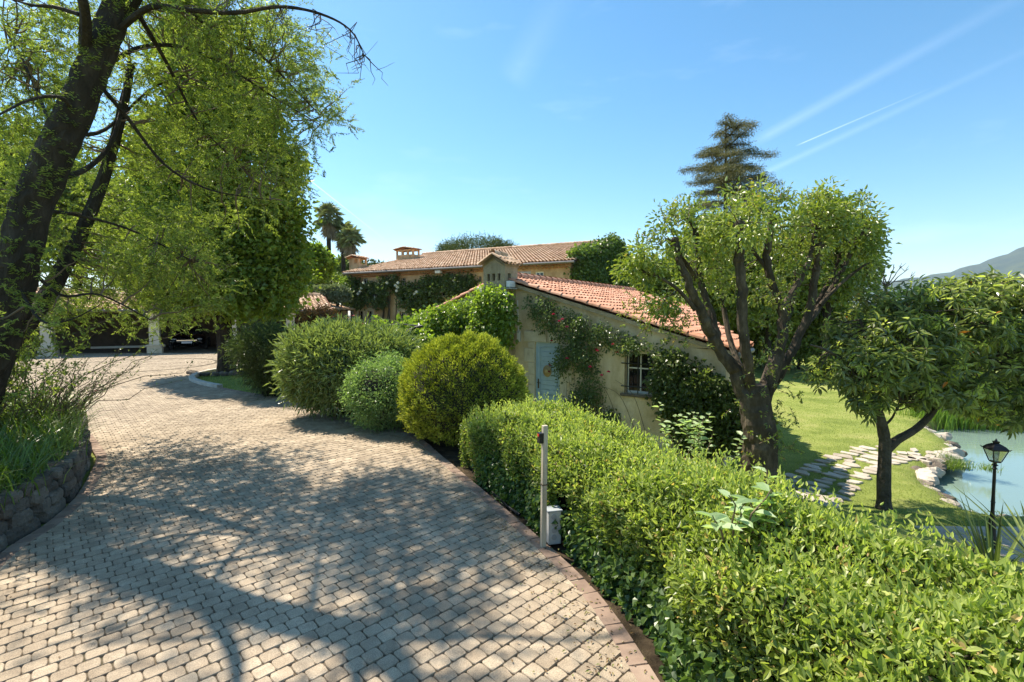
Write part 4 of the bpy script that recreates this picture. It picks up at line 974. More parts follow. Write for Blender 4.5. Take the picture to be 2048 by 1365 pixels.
# ------------------------------------------------------------------ rounded shrubs
def shrub(name, c, ells, K, per, crad, L, W, m, label, cat='shrub', stems=10, core=True, group=None, sm=None, coref=.78, **kw):
    root = empty(name, c, label, cat, group); C, O = in_ells(ells, K, kw.pop('shell', .8))
    C = C[C[:, 2] > c[2]+.05] if True else C; O = O[:len(C)]
    mbl = MB(); foliage(mbl, C, O, per, crad, L, W, **kw); mbl.build('leaves', m, root)
    mbs = MB()
    for k in range(stems):
        tgt = C[rng.integers(len(C))]; tgt = np.asarray(c)+(tgt-np.asarray(c))*.8
        mbs.tube(limbpts(np.asarray(c)+np.r_[rng.normal(size=2)*.08, 0], tgt, 7, .1), np.linspace(.03, .008, 7), 6, caps=False)
    if core:
        for e in ells: 
            mc = MB(); sphere(mbs, e[:3], 1, 9, .5, np.array(e[3:6])*coref)
    mbs.build('stems', sm or M_core, root); return root
M_core = mat('shrub_core', (.028, .026, .014), .95)
# golden conifer ball
bx, by = -.80, 8.0
def conifer_ball():
    root = empty('golden_conifer', (bx, by, 0), 'round clipped golden conifer ball beside the drive', 'shrub')
    n = 60000; d = nrm(rng.normal(size=(n, 3))); d[:, 2] = np.where(d[:, 2] < -.75, -d[:, 2], d[:, 2]); d = nrm(d)
    lump = 1+.03*np.sin(d[:, 0]*9+d[:, 2]*6)+.035*np.sin(d[:, 1]*15-d[:, 2]*11+2)+.05*np.sin(d[:, 0]*23)*np.sin(d[:, 2]*21)
    r = lump*(1-.10*rng.random(n)**1.3+.05*rng.random(n)**8); sz = np.array([1.03, 1.03, .93]); p = np.array([bx, by, .82])+d*r[:, None]*sz
    keep = p[:, 2] > .03; p = p[keep]; d = d[keep]; k = len(p)
    mbl = MB(); L_ = .04*(.5+rng.random(k))
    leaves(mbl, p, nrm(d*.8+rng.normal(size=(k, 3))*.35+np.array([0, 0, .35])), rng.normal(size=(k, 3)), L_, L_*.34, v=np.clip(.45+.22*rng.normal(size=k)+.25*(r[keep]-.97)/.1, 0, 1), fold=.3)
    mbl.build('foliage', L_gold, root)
    ms = MB(); sphere(ms, (bx, by, .82), .88, 14, .5, (1.03, 1.03, .93)); ms.tube([(bx, by, 0), (bx, by, .4)], .06, 8); ms.build('stems', M_core, root)
conifer_ball()
def at(px, Y, z): p = P(px, 630, Y); return (p[0], p[1], z)
c = at(700, 9.9, 0); shrub('oleander', c, [(c[0], c[1], 1.0, 1.25, 1.05, .86), (c[0]-.55, c[1]-.1, 1.1, .8, .8, .75), (c[0]+.7, c[1]+.1, 1.05, .8, .8, .75)], 620, 70, .2, .13, .028, L_ole, 'big rounded oleander with narrow leaves beside the drive', up=.4, rnd=.75, down=-.1, stems=14, coref=.62, sm=M_core)
c = at(768, 8.7, 0); shrub('small_leaved_shrub', c, [(c[0], c[1], .68, .72, .68, .68)], 300, 90, .14, .045, .02, L_pitt, 'low pale green small leaved shrub between oleander and golden conifer', up=.5, coref=.72)
c = at(532, 12.2, 0); shrub('dark_shrub', c, [(c[0], c[1], 1.2, .9, .8, .6), (c[0]+.1, c[1], .75, .6, .6, .5)], 300, 70, .2, .09, .02, L_dark, 'dark upright shrub on the grass island near the maple', up=.4, stems=22, coref=.5, sm=M_core)
c = at(640, 16, 0); shrub('red_tipped_shrub', c, [(c[0], c[1], 1.75, .68, .6, .62)], 160, 60, .15, .08, .035, L_phot, 'round shrub with red young leaves above the oleanders', coref=.6)
c = at(612, 14.6, 0); shrub('orange_shrub', c, [(c[0], c[1], 1.25, .4, .4, .4)], 70, 60, .12, .07, .03, L_phot, 'small orange tipped shrub left of the red tipped one', coref=.6)
c = at(690, 13.2, 0); shrub('pale_shrub', c, [(c[0], c[1], 1.2, 1.0, .8, .65), (c[0]-.3, c[1], 1.55, .4, .4, .3)], 260, 60, .2, .10, .02, L_ole, 'pale green shrub with small pink flowers behind the oleander', up=.3, coref=.6)
for _ in range(14):
    q_ = P(697+rng.normal()*14, 646+rng.normal()*6, 12.5); fm_ = MB(); kk = np.arange(5)*1.26
    leaves(fm_, np.tile(q_, (5, 1)), np.stack([np.cos(kk), np.sin(kk), np.full(5, .4)], 1), np.tile([0, 0, 1.], (5, 1)), .05, .04); fm_.build('flower', M_pink, bpy.data.objects['pale_shrub'])
c = at(575, 13.4, 0); shrub('low_shrub', c, [(c[0], c[1], .95, .55, .5, .55)], 120, 60, .15, .07, .03, L_pitt, 'yellow green shrub between the dark shrub and the oleander', coref=.6)
c = at(790, 12.2, -.2); shrub('grape_vine', c, [(c[0], c[1], 1.55, .75, .4, .32), (c[0]+.5, c[1], 1.3, .4, .4, .5)], 70, 26, .2, .11, .10, L_creep, 'grape vine with broad bright leaves around the iron arch', core=False, up=.5)
# iron arch
ar = empty('garden_arch', at(800, 10.8, 0), 'black iron garden arch rising behind the shrubs', 'arch')
mb = MB(); pa_ = P(802, 672, 10.8)
mb.tube([(pa_[0], pa_[1], 0), pa_], .028, 8); mb.build('post', M_iron, ar)
mb = MB(); A1 = [P(x, y, 10.8) for x, y in [(766, 672), (785, 672), (802, 675)]]; mb.tube(poly_smooth(A1, 4), .025, 8)
A1 = [P(x, y, 10.8) for x, y in [(802, 673), (815, 663), (830, 656), (845, 653)]]; mb.tube(poly_smooth(A1, 4), .028, 8)
A1 = [P(x, y, 11.9) for x, y in [(766, 656), (775, 652), (795, 650), (815, 650)]]; mb.tube(poly_smooth(A1, 4), .02, 8)
mb.tube([P(766, 672, 10.8), P(766, 656, 11.9)], .02, 6); mb.tube([P(845, 653, 10.8), P(815, 650, 11.9)], .02, 6); mb.build('hoops', M_iron, ar)

# ------------------------------------------------------------------ climbers
def climber(name, surf, K, per, crad, L, W, m, label, out, stems=None, cat='climber', fine=False, **kw):
    root = empty(name, surf[0], label, cat)
    mbl = MB(); foliage(mbl, surf, np.tile(nrm(np.asarray(out, float)), (len(surf), 1)), per, crad, L, W, up=.35, outw=.8, rnd=.5, down=.6, fine=fine, **kw); mbl.build('leaves', m, root)
    if stems is not None:
        mbs = MB()
        for st_, r_ in stems: mbs.tube(st_, np.linspace(r_, r_*.4, len(st_)), 5, caps=False)
        mbs.build('stems', M_stem, root)
    return root
cn = np.array([-.566, -.824, 0])
def on_wall(px, py, off=.1, O=cO, u=cu, nrm_=cn):
    """point on a wall plane behind a pixel, standing off by off"""
    d = ray(px, py); O2 = np.r_[O, 0]+nrm_*off; t = ((O2-np.array([0, 0, CH]))@nrm_)/(d@nrm_); return np.array([0, 0, CH])+d*t
def scatter_px(regions, n, wallf, offr=(.08, .3)):
    """regions: polygons in pixels"""
    out = []
    areas = []
    for poly in regions:
        q = np.array(poly, float); areas.append(.5*abs(np.dot(q[:, 0], np.roll(q[:, 1], 1))-np.dot(q[:, 1], np.roll(q[:, 0], 1))))
    for poly, ar_ in zip(regions, areas):
        q = np.array(poly, float); lo, hi = q.min(0), q.max(0); k = int(n*ar_/sum(areas)); c = 0
        while c < k:
            p = lo+(hi-lo)*rng.random(2)
            if inpoly(p[0], p[1], poly): out.append(wallf(p[0], p[1], offr[0]+(offr[1]-offr[0])*rng.random()**1.5)); c += 1
    return np.array(out)
# climbing rose
rose = scatter_px([[(1050, 595), (1090, 598), (1130, 622), (1180, 645), (1215, 655), (1290, 690), (1285, 700), (1240, 700), (1200, 690), (1195, 770), (1180, 810), (1150, 740), (1120, 770), (1105, 720), (1120, 690), (1080, 655)],
                   [(1130, 790), (1200, 760), (1195, 830), (1150, 840)], [(1195, 830), (1235, 825), (1245, 850), (1210, 850)], [(1240, 685), (1310, 700), (1330, 720), (1270, 705)]], 270, on_wall, (.08, .38))
st_ = [(poly_smooth([on_wall(x0, 862, .05), on_wall(x0+dx*.4, 790, .12), on_wall(x0+dx, y1, .16)], 5), .008) for x0, dx, y1 in [(1165, -30, 640), (1175, 10, 650), (1150, -20, 700), (1190, -10, 680), (1215, -30, 700), (1240, -60, 740), (1205, -10, 760), (1270, -80, 770), (1290, -60, 760)]]
rs = climber('climbing_rose', rose, 0, 34, .14, .062, .036, L_rose, 'climbing rose with pink flowers trained over the cottage wall', cn, st_, vj=.2)
for k, (x, y) in enumerate([(1107, 630), (1118, 644), (1125, 640), (1134, 655), (1134, 718), (1180, 735), (1203, 752), (1217, 745), (1195, 703), (1226, 690)]):
    c = on_wall(x, y, .5); m_ = MB(); n = 16
    a_ = np.arange(n)*2.4; el_ = np.linspace(.1, 1.2, n); d = np.stack([np.cos(a_)*np.cos(el_), np.sin(a_)*np.cos(el_)-.4, np.sin(el_)], 1)
    leaves(m_, np.tile(c, (n, 1)), d, rng.normal(size=(n, 3))*.2+np.array([0, -.5, 1]), .048, .05, fine=True, fold=.3)
    m_.build('flower', M_pink, rs)
for k, (x, y) in enumerate([(1098, 745), (1100, 732), (1192, 700), (1234, 706), (1103, 683)]):
    c = on_wall(x, y, .45); m_ = MB(); n = 12; a_ = np.arange(n)*2.4; el_ = np.linspace(.1, 1.2, n); d = np.stack([np.cos(a_)*np.cos(el_), np.sin(a_)*np.cos(el_)-.4, np.sin(el_)], 1)
    leaves(m_, np.tile(c, (n, 1)), d, rng.normal(size=(n, 3))*.2+np.array([0, -.5, 1]), .045, .045, fine=True, fold=.3)
    tag(m_.build('flower', M_crim, rs), 'dark red flower')
# creeper on the right of the cottage wall
s_ = scatter_px([[(1318, 700), (1345, 705), (1400, 745), (1480, 790), (1495, 900), (1380, 895), (1335, 850), (1310, 790)]], 260, on_wall, (.06, .35))
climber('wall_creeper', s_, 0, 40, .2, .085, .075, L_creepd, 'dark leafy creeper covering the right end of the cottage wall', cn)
# virginia creeper over the left of the gable
s_ = scatter_px([[(815, 690), (822, 650), (850, 628), (940, 606), (955, 592), (985, 583), (1015, 590), (1020, 605), (1022, 640), (1010, 690), (955, 690), (925, 660), (900, 672), (870, 690), (868, 730), (860, 775), (820, 770)]], 520, lambda x, y, o: on_wall(x, y, o+(.55 if x > 950 else .25)), (.0, .5))
climber('bright_creeper', s_, 0, 34, .2, .095, .085, L_creep, 'bright green creeper wrapped round the chimney and left gable wall', cn, fine=False)
# farmhouse wall climbers
mn = np.r_[mu_[1], -mu_[0], 0]
def on_main(px, py, off): return on_wall(px, py, off, MOO, mu_, mn)
s_ = scatter_px([[(690, 560), (712, 550), (720, 575), (760, 560), (790, 552), (800, 560), (800, 572), (840, 568), (850, 555), (945, 552), (950, 570), (935, 590), (900, 590), (878, 570), (880, 600), (860, 625), (820, 625), (800, 610), (800, 590), (780, 580), (765, 625), (745, 610), (740, 600), (718, 618), (700, 610), (688, 590)]], 400, on_main, (.05, .6))
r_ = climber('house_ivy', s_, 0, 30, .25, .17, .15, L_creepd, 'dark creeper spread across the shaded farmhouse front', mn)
m_ = MB(); pp = np.array([on_main(x, y, .75) for x, y in [(774, 566), (720, 583), (722, 577), (716, 588), (795, 575), (793, 582), (791, 571), (829, 588), (833, 584), (796, 566), (727, 566)]])
for q_ in pp:
    m_ = MB(); kk = np.arange(7); leaves(m_, np.tile(q_, (7, 1)), np.stack([np.cos(kk), np.full(7, -.4), np.sin(kk)], 1), np.tile(mn, (7, 1)), .13, .1); m_.build('flower', M_whitep, r_)
st_ = [(poly_smooth([on_main(x0, 665, .1), on_main(x0+dx, 630, .2), on_main(x0+dx*1.5, 585, .3)], 5), .05) for x0, dx in [(765, 3), (770, 6), (776, 3), (782, -4), (788, 4), (760, 6)]]
mbs = MB()
for a_, r0 in st_: mbs.tube(a_, np.linspace(r0, r0*.6, len(a_)), 6)
mbs.build('trunk', M_barkg, r_)
s_ = scatter_px([[(683, 565), (697, 560), (703, 612), (686, 600)]], 50, on_main, (.3, .9)); climber('corner_creeper', s_, 0, 30, .35, .16, .14, L_creep, 'sunlit creeper hanging on the left corner of the farmhouse', mn)
L_ivyg = leafmat('gable_ivy_leaf', [(.05, .085, .018), (.10, .15, .03), (.19, .26, .05)], trans=.3)
# gable ivy of the farmhouse
gn = np.r_[mu_, 0]; gO = MOO+mu_*Wd
def gable(n):
    out = []
    while len(out) < n:
        d = rng.random()*Dp; z = rng.random()*(rz+.4)
        if z < mz(d)+.25:
            p = gO+min_*d+mu_*(.1+.3*rng.random()); out.append((p[0], p[1], z))
    return np.array(out)
s_ = gable(1500)
for k in range(180):
    d = rng.random()*Dp; p = gO+min_*d+mu_*(-.2+.5*rng.random()); s_ = np.r_[s_, [[p[0], p[1], mz(d)+.15+.25*rng.random()]]]
climber('gable_ivy', s_, 0, 34, .3, .19, .17, L_ivyg, 'thick ivy covering the whole gable end of the farmhouse', gn, fine=False)

# ------------------------------------------------------------------ posts by the hedge
kp = empty('key_post', G(1085, 1103), 'slim weathered post with a black key reader at the hedge foot', 'post')
b0 = G(1086, 1103); mb = MB(); M = lambda V: np.asarray(V)@np.array(Matrix.Rotation(R(20), 3, 'Z')).T+b0
lean = lambda V: M(np.asarray(V)+np.c_[np.asarray(V)[:, 2:]*.012, np.zeros((len(V), 2))])
mb.box((-.022, -.022, -.02), (.022, .022, 1.13), lean, .6, 0, .003); mb.build('post', stained(noisemat('old_post', [(.42, .36, .27), (.62, .55, .43)], 4, 8, .8, .4, 40, stretch=(10, 10, .8), bdist=.003), 2, (.6, .57, .5), (5, 5, .5)), kp)
mb = MB(); mb.box((-.062, -.036, .98), (-.0225, .026, 1.07), lean, .5, 0, .004); rd = mb.build('reader', M_black, kp)
mb = MB(); mb.box((-.067, -.02, 1.04), (-.0625, .01, 1.06), lean); reparent(mb.build('lens', M_red), rd, kp)
mb = MB(); mb.box((-.025, -.025, .60), (.025, .025, .612), lean); mb.build('tie', M_stem, kp)
ub = empty('utility_box', G(1108, 1090), 'pale grey utility box with round knockouts behind the key post', 'box')
b1 = G(1106, 1092)+np.array([.0, .0, .0]); M2 = lambda V: np.asarray(V)@np.array(Matrix.Rotation(R(14), 3, 'Z')).T+b1
mb = MB(); mb.box((-.055, -.04, .03), (.065, .06, .33), M2, .5, 0, .006); mb.build('housing', M_grey, ub)
mb = MB(); mb.box((-.065, -.05, .333), (.075, .07, .345), M2, .5, 0, .003); mb.build('lid', mat('lid_grey', (.33, .36, .38), .5), ub)
for k in range(4):
    mb = MB(); mb.tube(M2(np.array([(-.005, -.041, .285-k*.062), (-.005, -.048, .285-k*.062)])), .024, 16); mb.build('knockout', mat('knockout', (.34, .34, .33), .6), ub)

# black hose along the hedge foot
hp = poly_smooth([G(x, y)+np.array([0, 0, .03]) for x, y in [(985, 990), (1005, 1008), (1022, 1024), (1040, 1036)]], 5)
mb = MB(); mb.tube(hp, .014, 8); placed('garden_hose', mb, M_black, 'short black pipe lying in the shade at the foot of the hedge', 'hose')

# fallen leaves and grit along the hedge foot and in the joints
n = 900; t = rng.random(n); i_ = (t*70).astype(int).clip(0, 69); rp = poly_smooth(np.array(R_edge[1:9]), 10)[:70]
pl_ = rp[i_.clip(0, len(rp)-2)]; off_ = np.abs(rng.normal(size=n))*.22
p = np.c_[pl_[:, 0]-off_+.1*rng.normal(size=n), pl_[:, 1]-off_*.4+.1*rng.normal(size=n), np.full(n, .05)]
p2 = np.c_[-6+8*rng.random(260), 2+8*rng.random(260)]; p2 = p2[inpoly(p2[:, 0], p2[:, 1], DRIVE)]; p = np.r_[p, np.c_[p2, np.full(len(p2), .046)]]; n = len(p)
mb = MB(); leaves(mb, p, np.c_[rng.normal(size=(n, 2)), .1*rng.random(n)], np.array([0, 0, 1.])+rng.normal(size=(n, 3))*.25, .014+.02*rng.random(n), .011)
tag(mb.build('leaf_litter', leafmat('dry_leaf', [(.09, .05, .025), (.22, .13, .05), (.20, .24, .06)], trans=.1)), 'scattered dry fallen leaves on the paving along the hedge', 'leaves', kind='stuff')

# ------------------------------------------------------------------ left planter
PW = poly_smooth(np.array([(-3.1, .5), (-3.45, 1.8), (-4.0, 3.0)]+[tuple(G(x, y)[:2]) for x, y in [(0, 1103), (85, 1050), (140, 1000), (163, 955), (172, 925), (168, 908)]]+[(-7.4, 8.05), (-9.2, 8.5), (-14, 8.7)]), 8)
seg = np.r_[0, np.cumsum(np.hypot(*np.diff(PW, axis=0).T))]
rw = MB(); k = 0
for lev, (zc_, sz) in enumerate([(.06, .085), (.19, .08), (.31, .075), (.41, .06)]):
    s = .05*lev
    while s < seg[-1]:
        p = np.array([np.interp(s, seg, PW[:, q]) for q in (0, 1)]); z0 = sz*(.9+.25*rng.random()); wl_ = z0*(1.0+.9*rng.random())
        p2 = np.array([np.interp(s+.03, seg, PW[:, q]) for q in (0, 1)])-p
        rockmesh(rw, (p[0]-.09+.012*rng.normal(), p[1], zc_+.008*rng.normal()), (wl_, .13, z0), 1, rng.random(), 900+k, 9, blocky=math.atan2(p2[1], p2[0])+.08*rng.normal()+1e-3); k += 1; s += wl_*1.95
inner = np.concatenate([PW+np.array([-.14, 0]), np.array([(-14, .5)])])
rw.add(np.concatenate([np.c_[PW-np.array([.12, 0]), np.full(len(PW), 0)], np.c_[PW-np.array([.12, 0]), np.full(len(PW), .38)]]), [(q, q+1, q+1+len(PW), q+len(PW)) for q in range(len(PW)-1)], .1)
placed('stone_wall', rw, M_rock, 'low dark dry stone wall holding up the left planting bed', 'wall')
mb = MB(); mb.add(np.c_[inner, np.full(len(inner), .37)], [tuple(range(len(inner)))]); tag(mb.build('planting_bed', M_soil), kind='structure')
# arching blades over the bed
def blades(mb, base, n, L, W, lean, spread=.06, upv=1.0, seg_=5, m=0, dirs=None):
    b = base[rng.integers(len(base), size=n)]+np.c_[rng.normal(size=(n, 2))*spread, np.zeros(n)]
    a_ = rng.random(n)*2*np.pi; d = np.stack([np.cos(a_), np.sin(a_), np.zeros(n)], 1)
    if dirs is not None: d = nrm(d+dirs)
    LL = L*(.6+.6*rng.random(n)); ln = lean*(.4+.9*rng.random(n)); s = np.stack([-d[:, 1], d[:, 0], 0*d[:, 0]], 1)
    V = np.empty((n, seg_+1, 2, 3))
    for k in range(seg_+1):
        t = k/seg_; out_ = LL*ln*t**1.6*.9; up_ = LL*upv*(t-.55*ln*t**2.4)
        c = b+d*out_[:, None]+np.c_[np.zeros((n, 2)), up_]
        w_ = W*(1-t)**.6*(.5+.5*min(1, t*5)) if k else W*.5
        V[:, k, 0] = c-s*w_/2; V[:, k, 1] = c+s*w_/2+np.array([0, 0, w_*.15])
    K2 = (seg_+1)*2; b0 = (np.arange(n)*K2)[:, None]; q = np.arange(seg_)[None]*2
    Q = np.stack([b0+q, b0+q+1, b0+q+3, b0+q+2], -1).reshape(-1, 4)
    mb.add(V.reshape(-1, 3), [Q], np.repeat(np.clip(.5+.25*rng.normal(size=n), 0, 1), K2), m)
bs = []
while len(bs) < 420:
    x = -9+6.5*rng.random(); y = .8+7.0*rng.random()
    ex = np.interp(y, PW[:70, 1], PW[:70, 0])
    if x < ex-.14 and y < 7.9 and x > ex-2.6: bs.append((x, y, .36))
mb = MB(); blades(mb, np.array(bs), 15000, .62, .017, .75, .1)
tag(mb.build('arching_grass', L_lily), 'clump of long arching green blades spilling over the stone wall', 'grass', kind='stuff')
# wispy shrub with red flowers
def wispy(name, c, n, h, label, m, Ll, side=(0.35, 0), flowers=None, per=26, fm=None):
    root = empty(name, c, label, 'shrub'); ms = MB(); mlf = MB(); tips = []
    for k in range(n):
        d = np.r_[rng.normal(size=2)*.5+np.array(side)*rng.random()*1.6, .55+.7*rng.random()]; tip = np.asarray(c)+d*h
        pts = limbpts(np.asarray(c)+np.r_[rng.normal(size=2)*.12, 0], tip, 9, .06, sag=-.12); ms.tube(pts, np.linspace(.009, .002, 9), 4, caps=False); tips.append(pts)
        f = rng.random(per)*6+2; i = f.astype(int).clip(0, 7); pp = pts[i]*(1-(f-i))[:, None]+pts[i+1]*(f-i)[:, None]
        leaves(mlf, pp+rng.normal(size=pp.shape)*.015, rng.normal(size=pp.shape)+np.array([0, 0, .3]), rng.normal(size=pp.shape)+np.array([0, 0, .8]), Ll*(.6+.7*rng.random(per)), Ll*.38)
    ms.build('stems', M_stem, root); mlf.build('leaves', m, root)
    for k in range(flowers or 0):
        pts = tips[rng.integers(n)]; c0 = pts[rng.integers(4, 8)]; mf = MB(); nn2 = 9; a_ = np.arange(nn2)*2.4
        leaves(mf, np.tile(c0, (nn2, 1)), np.stack([np.cos(a_), np.sin(a_), np.full(nn2, .5)], 1), np.tile([0, 0, 1.], (nn2, 1)), .03, .025); mf.build('flower', fm or M_crim, root)
    return root
c = P(85, 800, 6.9); wispy('red_flowered_shrub', (c[0], c[1], .37), 95, 1.0, 'wispy shrub with small red flowers at the back of the bed', L_rose, .04, (.35, -.05), 12, 32)
c = P(-40, 800, 6.0); wispy('bushy_shrub', (c[0], c[1], .37), 60, 1.5, 'leafy shrub at the foot of the leaning tree', L_mim, .07, (.1, 0), 3, 60)

# ------------------------------------------------------------------ leaning acacia
TY = 5.6
tr = [P(-95, 905, TY), P(-45, 790, TY), P(5, 660, TY), P(35, 540, TY), P(62, 420, TY+.05), P(105, 320, TY+.1), P(150, 220, TY+.15), P(195, 115, TY+.2), P(235, 20, TY+.3), P(290, -80, TY+.4), P(270, -220, TY+.5), P(200, -400, TY+.6)]
tr[0][2] = .36
aca = empty('leaning_acacia', tr[0], 'tall leaning tree with dark trunk and fine feathery leaves', 'tree')
mb = MB(); tp = poly_smooth(tr, 5); rad = np.interp(np.linspace(0, 1, len(tp)), [0, .1, .5, .75, 1], [.24, .195, .175, .14, .06])
mb.tube(tp, rad, 16, lump=.05)
limbs = []
def aL(pts, r0, r1=None, k=5):
    q = poly_smooth([P(*a) for a in pts], k); r0 *= .66; mb.tube(q, np.linspace(r0, (r1*.66 if r1 else r0*.3), len(q)), 7, caps=False, lump=.04); limbs.append(q); return q
aL([(238, 60, TY+.25), (300, 15, TY+.1), (370, 20, TY), (470, 26, TY), (560, 14, TY), (640, 28, TY+.1), (700, 60, TY+.2), (728, 110, TY+.3)], .055, .008)
aL([(150, 225, TY+.1), (120, 195, TY-.2), (60, 200, TY-.5), (-20, 240, TY-.8)], .04)
aL([(170, 100, TY+.1), (170, 20, TY-.2), (140, -60, TY-.5)], .10, .05)
aL([(120, 300, TY), (60, 150, TY+.6), (10, 60, TY+1)], .035)
aL([(160, 30, TY), (110, 15, TY), (60, 10, TY), (0, -10, TY)], .04)
aL([(180, 150, TY+.2), (250, 230, TY+.7), (330, 330, TY+1), (420, 380, TY+1.1), (540, 400, TY+1.2)], .045, .008)
aL([(140, 250, TY+.2), (230, 120, TY+1), (330, 90, TY+1.5), (430, 120, TY+1.8), (540, 190, TY+1.9), (640, 250, TY+2)], .06, .01)
aL([(130, 270, TY+.2), (210, 260, TY+1), (300, 180, TY+1.8), (370, 150, TY+2)], .045)
aL([(90, 360, TY+.1), (170, 340, TY+.6), (230, 270, TY+1), (260, 120, TY+1.5)], .06, .03)
aL([(70, 420, TY), (150, 430, TY+.5), (260, 460, TY+1), (380, 520, TY+1.4)], .04)
aL([(45, 520, TY), (120, 590, TY+.2), (200, 590, TY+.5), (300, 640, TY+.8)], .035)
aL([(30, 560, TY), (80, 640, TY-.3), (140, 640, TY-.3), (200, 610, TY-.2)], .025)
aL([(300, -90, TY+.4), (420, 60, TY+1.2), (520, 110, TY+1.6), (600, 190, TY+1.8), (640, 230, TY+1.9)], .05, .008)
aL([(260, 0, TY+.3), (330, 120, TY+1), (400, 250, TY+1.6), (480, 330, TY+1.8)], .05, .008)
aL([(280, -60, TY+.3), (200, -250, TY-.6), (100, -400, TY-1.2)], .08, .02)
aL([(270, -220, TY+.5), (380, -330, TY+.9)], .05, .02)
aL([(15, 690, TY+.15), (95, 590, TY+.8), (165, 460, TY+1.2), (215, 330, TY+1.4), (245, 220, TY+1.5), (262, 130, TY+1.6)], .17, .07)
mb.build('trunk', M_bark, aca)
# bare bluish twigs at the end of the long branch
mb = MB()
for k in range(26):
    x, y = [(560, 14), (640, 28), (700, 60), (720, 90), (728, 110)][k % 5]; a0_ = P(x, y, TY+.15+.1*rng.random()); d = P(x+rng.normal()*25, y+25+rng.random()*45, TY+.3*rng.normal())
    mb.tube(limbpts(a0_, d, 5, .25), np.linspace(.006, .002, 5), 4, caps=False)
    if k % 2: mb.tube(limbpts((a0_+d)/2, (a0_+d)/2+rng.normal(size=3)*.12, 3, .1), [.003, .002, .0015], 4, caps=False)
mb.build('bare_twigs', M_barkg, aca)
def sprays(mb, base, dirs, Ls, per, L, W, ms=None, vj=None):
    """feathery sprays: a drooping twig carrying narrow leaves on both sides"""
    n = len(base); d = nrm(dirs); s = nrm(np.cross(d, np.array([0, 0, 1.])+.3*rng.normal(size=(n, 3)))); 
    cv = rng.random(n)
    for k in range(per):
        t = (k+.5)/per; p = base+d*(Ls*t)[:, None]+np.array([0, 0, -1.])*(Ls*.2*t*t)[:, None]+rng.normal(size=(n, 3))*.008
        sg = 1 if k % 2 else -1; ax = nrm(d*.75+s*sg*.8+np.array([0, 0, -.3])+rng.normal(size=(n, 3))*.25)
        LL = L*(.6+.6*rng.random(n))*(1-.3*t); leaves(mb, p, ax, np.array([0, 0, .7])+rng.normal(size=(n, 3))*.55, LL, W*LL/L, v=np.clip(cv*.5+.5*rng.random(n), 0, 1))
    if ms is not None:
        for i in range(0, n, 2):
            t = np.linspace(0, 1, 4)[:, None]; ms.tube(base[i]+d[i]*Ls[i]*t+np.array([0, 0, -1.])*Ls[i]*.2*t*t, [.004, .003, .002, .001], 3, caps=False)
# where the crown hangs, as pixel polygons with depth ranges
reg = [([(300, 0), (430, 10), (600, 90), (640, 200), (655, 250), (600, 270), (540, 190), (560, 330), (520, 420), (420, 470), (330, 560), (250, 560), (180, 420), (200, 250), (250, 100)], 6.6, 9.2, 2700), ([(500, 40), (600, 80), (640, 160), (662, 225), (650, 262), (600, 280), (550, 230), (520, 140)], 6.6, 8.4, 420), ([(540, 250), (600, 270), (600, 340), (560, 420), (520, 420)], 7.0, 8.6, 160),
       ([(150, 430), (340, 440), (430, 540), (400, 640), (290, 660), (230, 640), (120, 640), (90, 520)], 6.4, 8.6, 900),
       ([(0, 0), (150, 0), (170, 60), (100, 240), (40, 360), (0, 420)], 6.0, 8.0, 900),
       ([(-60, 420), (60, 380), (90, 520), (30, 700), (-60, 700)], 5.4, 7.5, 420),
       ([(20, 560), (110, 560), (100, 650), (50, 640)], 5.0, 6.4, 70),
       ([(250, -60), (430, -60), (430, 60), (300, 60)], 5.6, 7.6, 500),
       ([(-300, -500), (300, -600), (520, -250), (420, -80), (100, -120), (-300, -100)], 6.0, 8.5, 60),
       ([(380, 20), (560, 10), (600, 60), (480, 120)], 6.6, 8.0, 260)]
B_ = []
for poly, y0, y1, n in reg:
    q = np.array(poly, float); lo, hi = q.min(0), q.max(0); c_ = 0
    cl_ = [];
    while len(cl_) < n//17+1:
        p = lo+(hi-lo)*rng.random(2)
        if inpoly(p[0], p[1], poly): cl_.append(P(p[0], p[1], y0+(y1-y0)*rng.random()))
    cl_ = np.array(cl_); k_ = rng.integers(len(cl_), size=n); B_.append(cl_[k_]+rng.normal(size=(n, 3))*np.array([.19, .25, .12]))
B_ = np.concatenate(B_); n = len(B_)
allL = np.concatenate(limbs+[tp]); 
dd_ = np.empty((n, 3))
for i in range(n):
    j = np.argmin(((allL-B_[i])**2).sum(1)); dd_[i] = B_[i]-allL[j]
dirs = nrm(dd_)*.45+rng.normal(size=(n, 3))*.6+np.array([.15, 0, .05])
mb = MB(); ms = MB(); sprays(mb, B_, dirs, .15+.2*rng.random(n), 26, .06, .018, ms)
# tufts growing straight on the trunk
n2 = 560; i = rng.integers(5, len(tp)-8, n2); pb_ = tp[i]+nrm(rng.normal(size=(n2, 3))*np.array([1, .6, .6])+np.array([0, -.6, 0]))*rad[i][:, None]
sprays(mb, pb_, pb_-tp[i]+np.array([0, 0, .1]), .08+.12*rng.random(n2), 12, .055, .012)
for i in range(0, n, 7):
    j = np.argmin(((allL-B_[i])**2).sum(1))
    if np.linalg.norm(allL[j]-B_[i]) < .75: ms.tube(limbpts(allL[j], B_[i], 5, .12), np.linspace(.013, .004, 5), 4, caps=False)
mb.build('crown', L_mim, aca); ms.build('twigs', M_stem, aca)

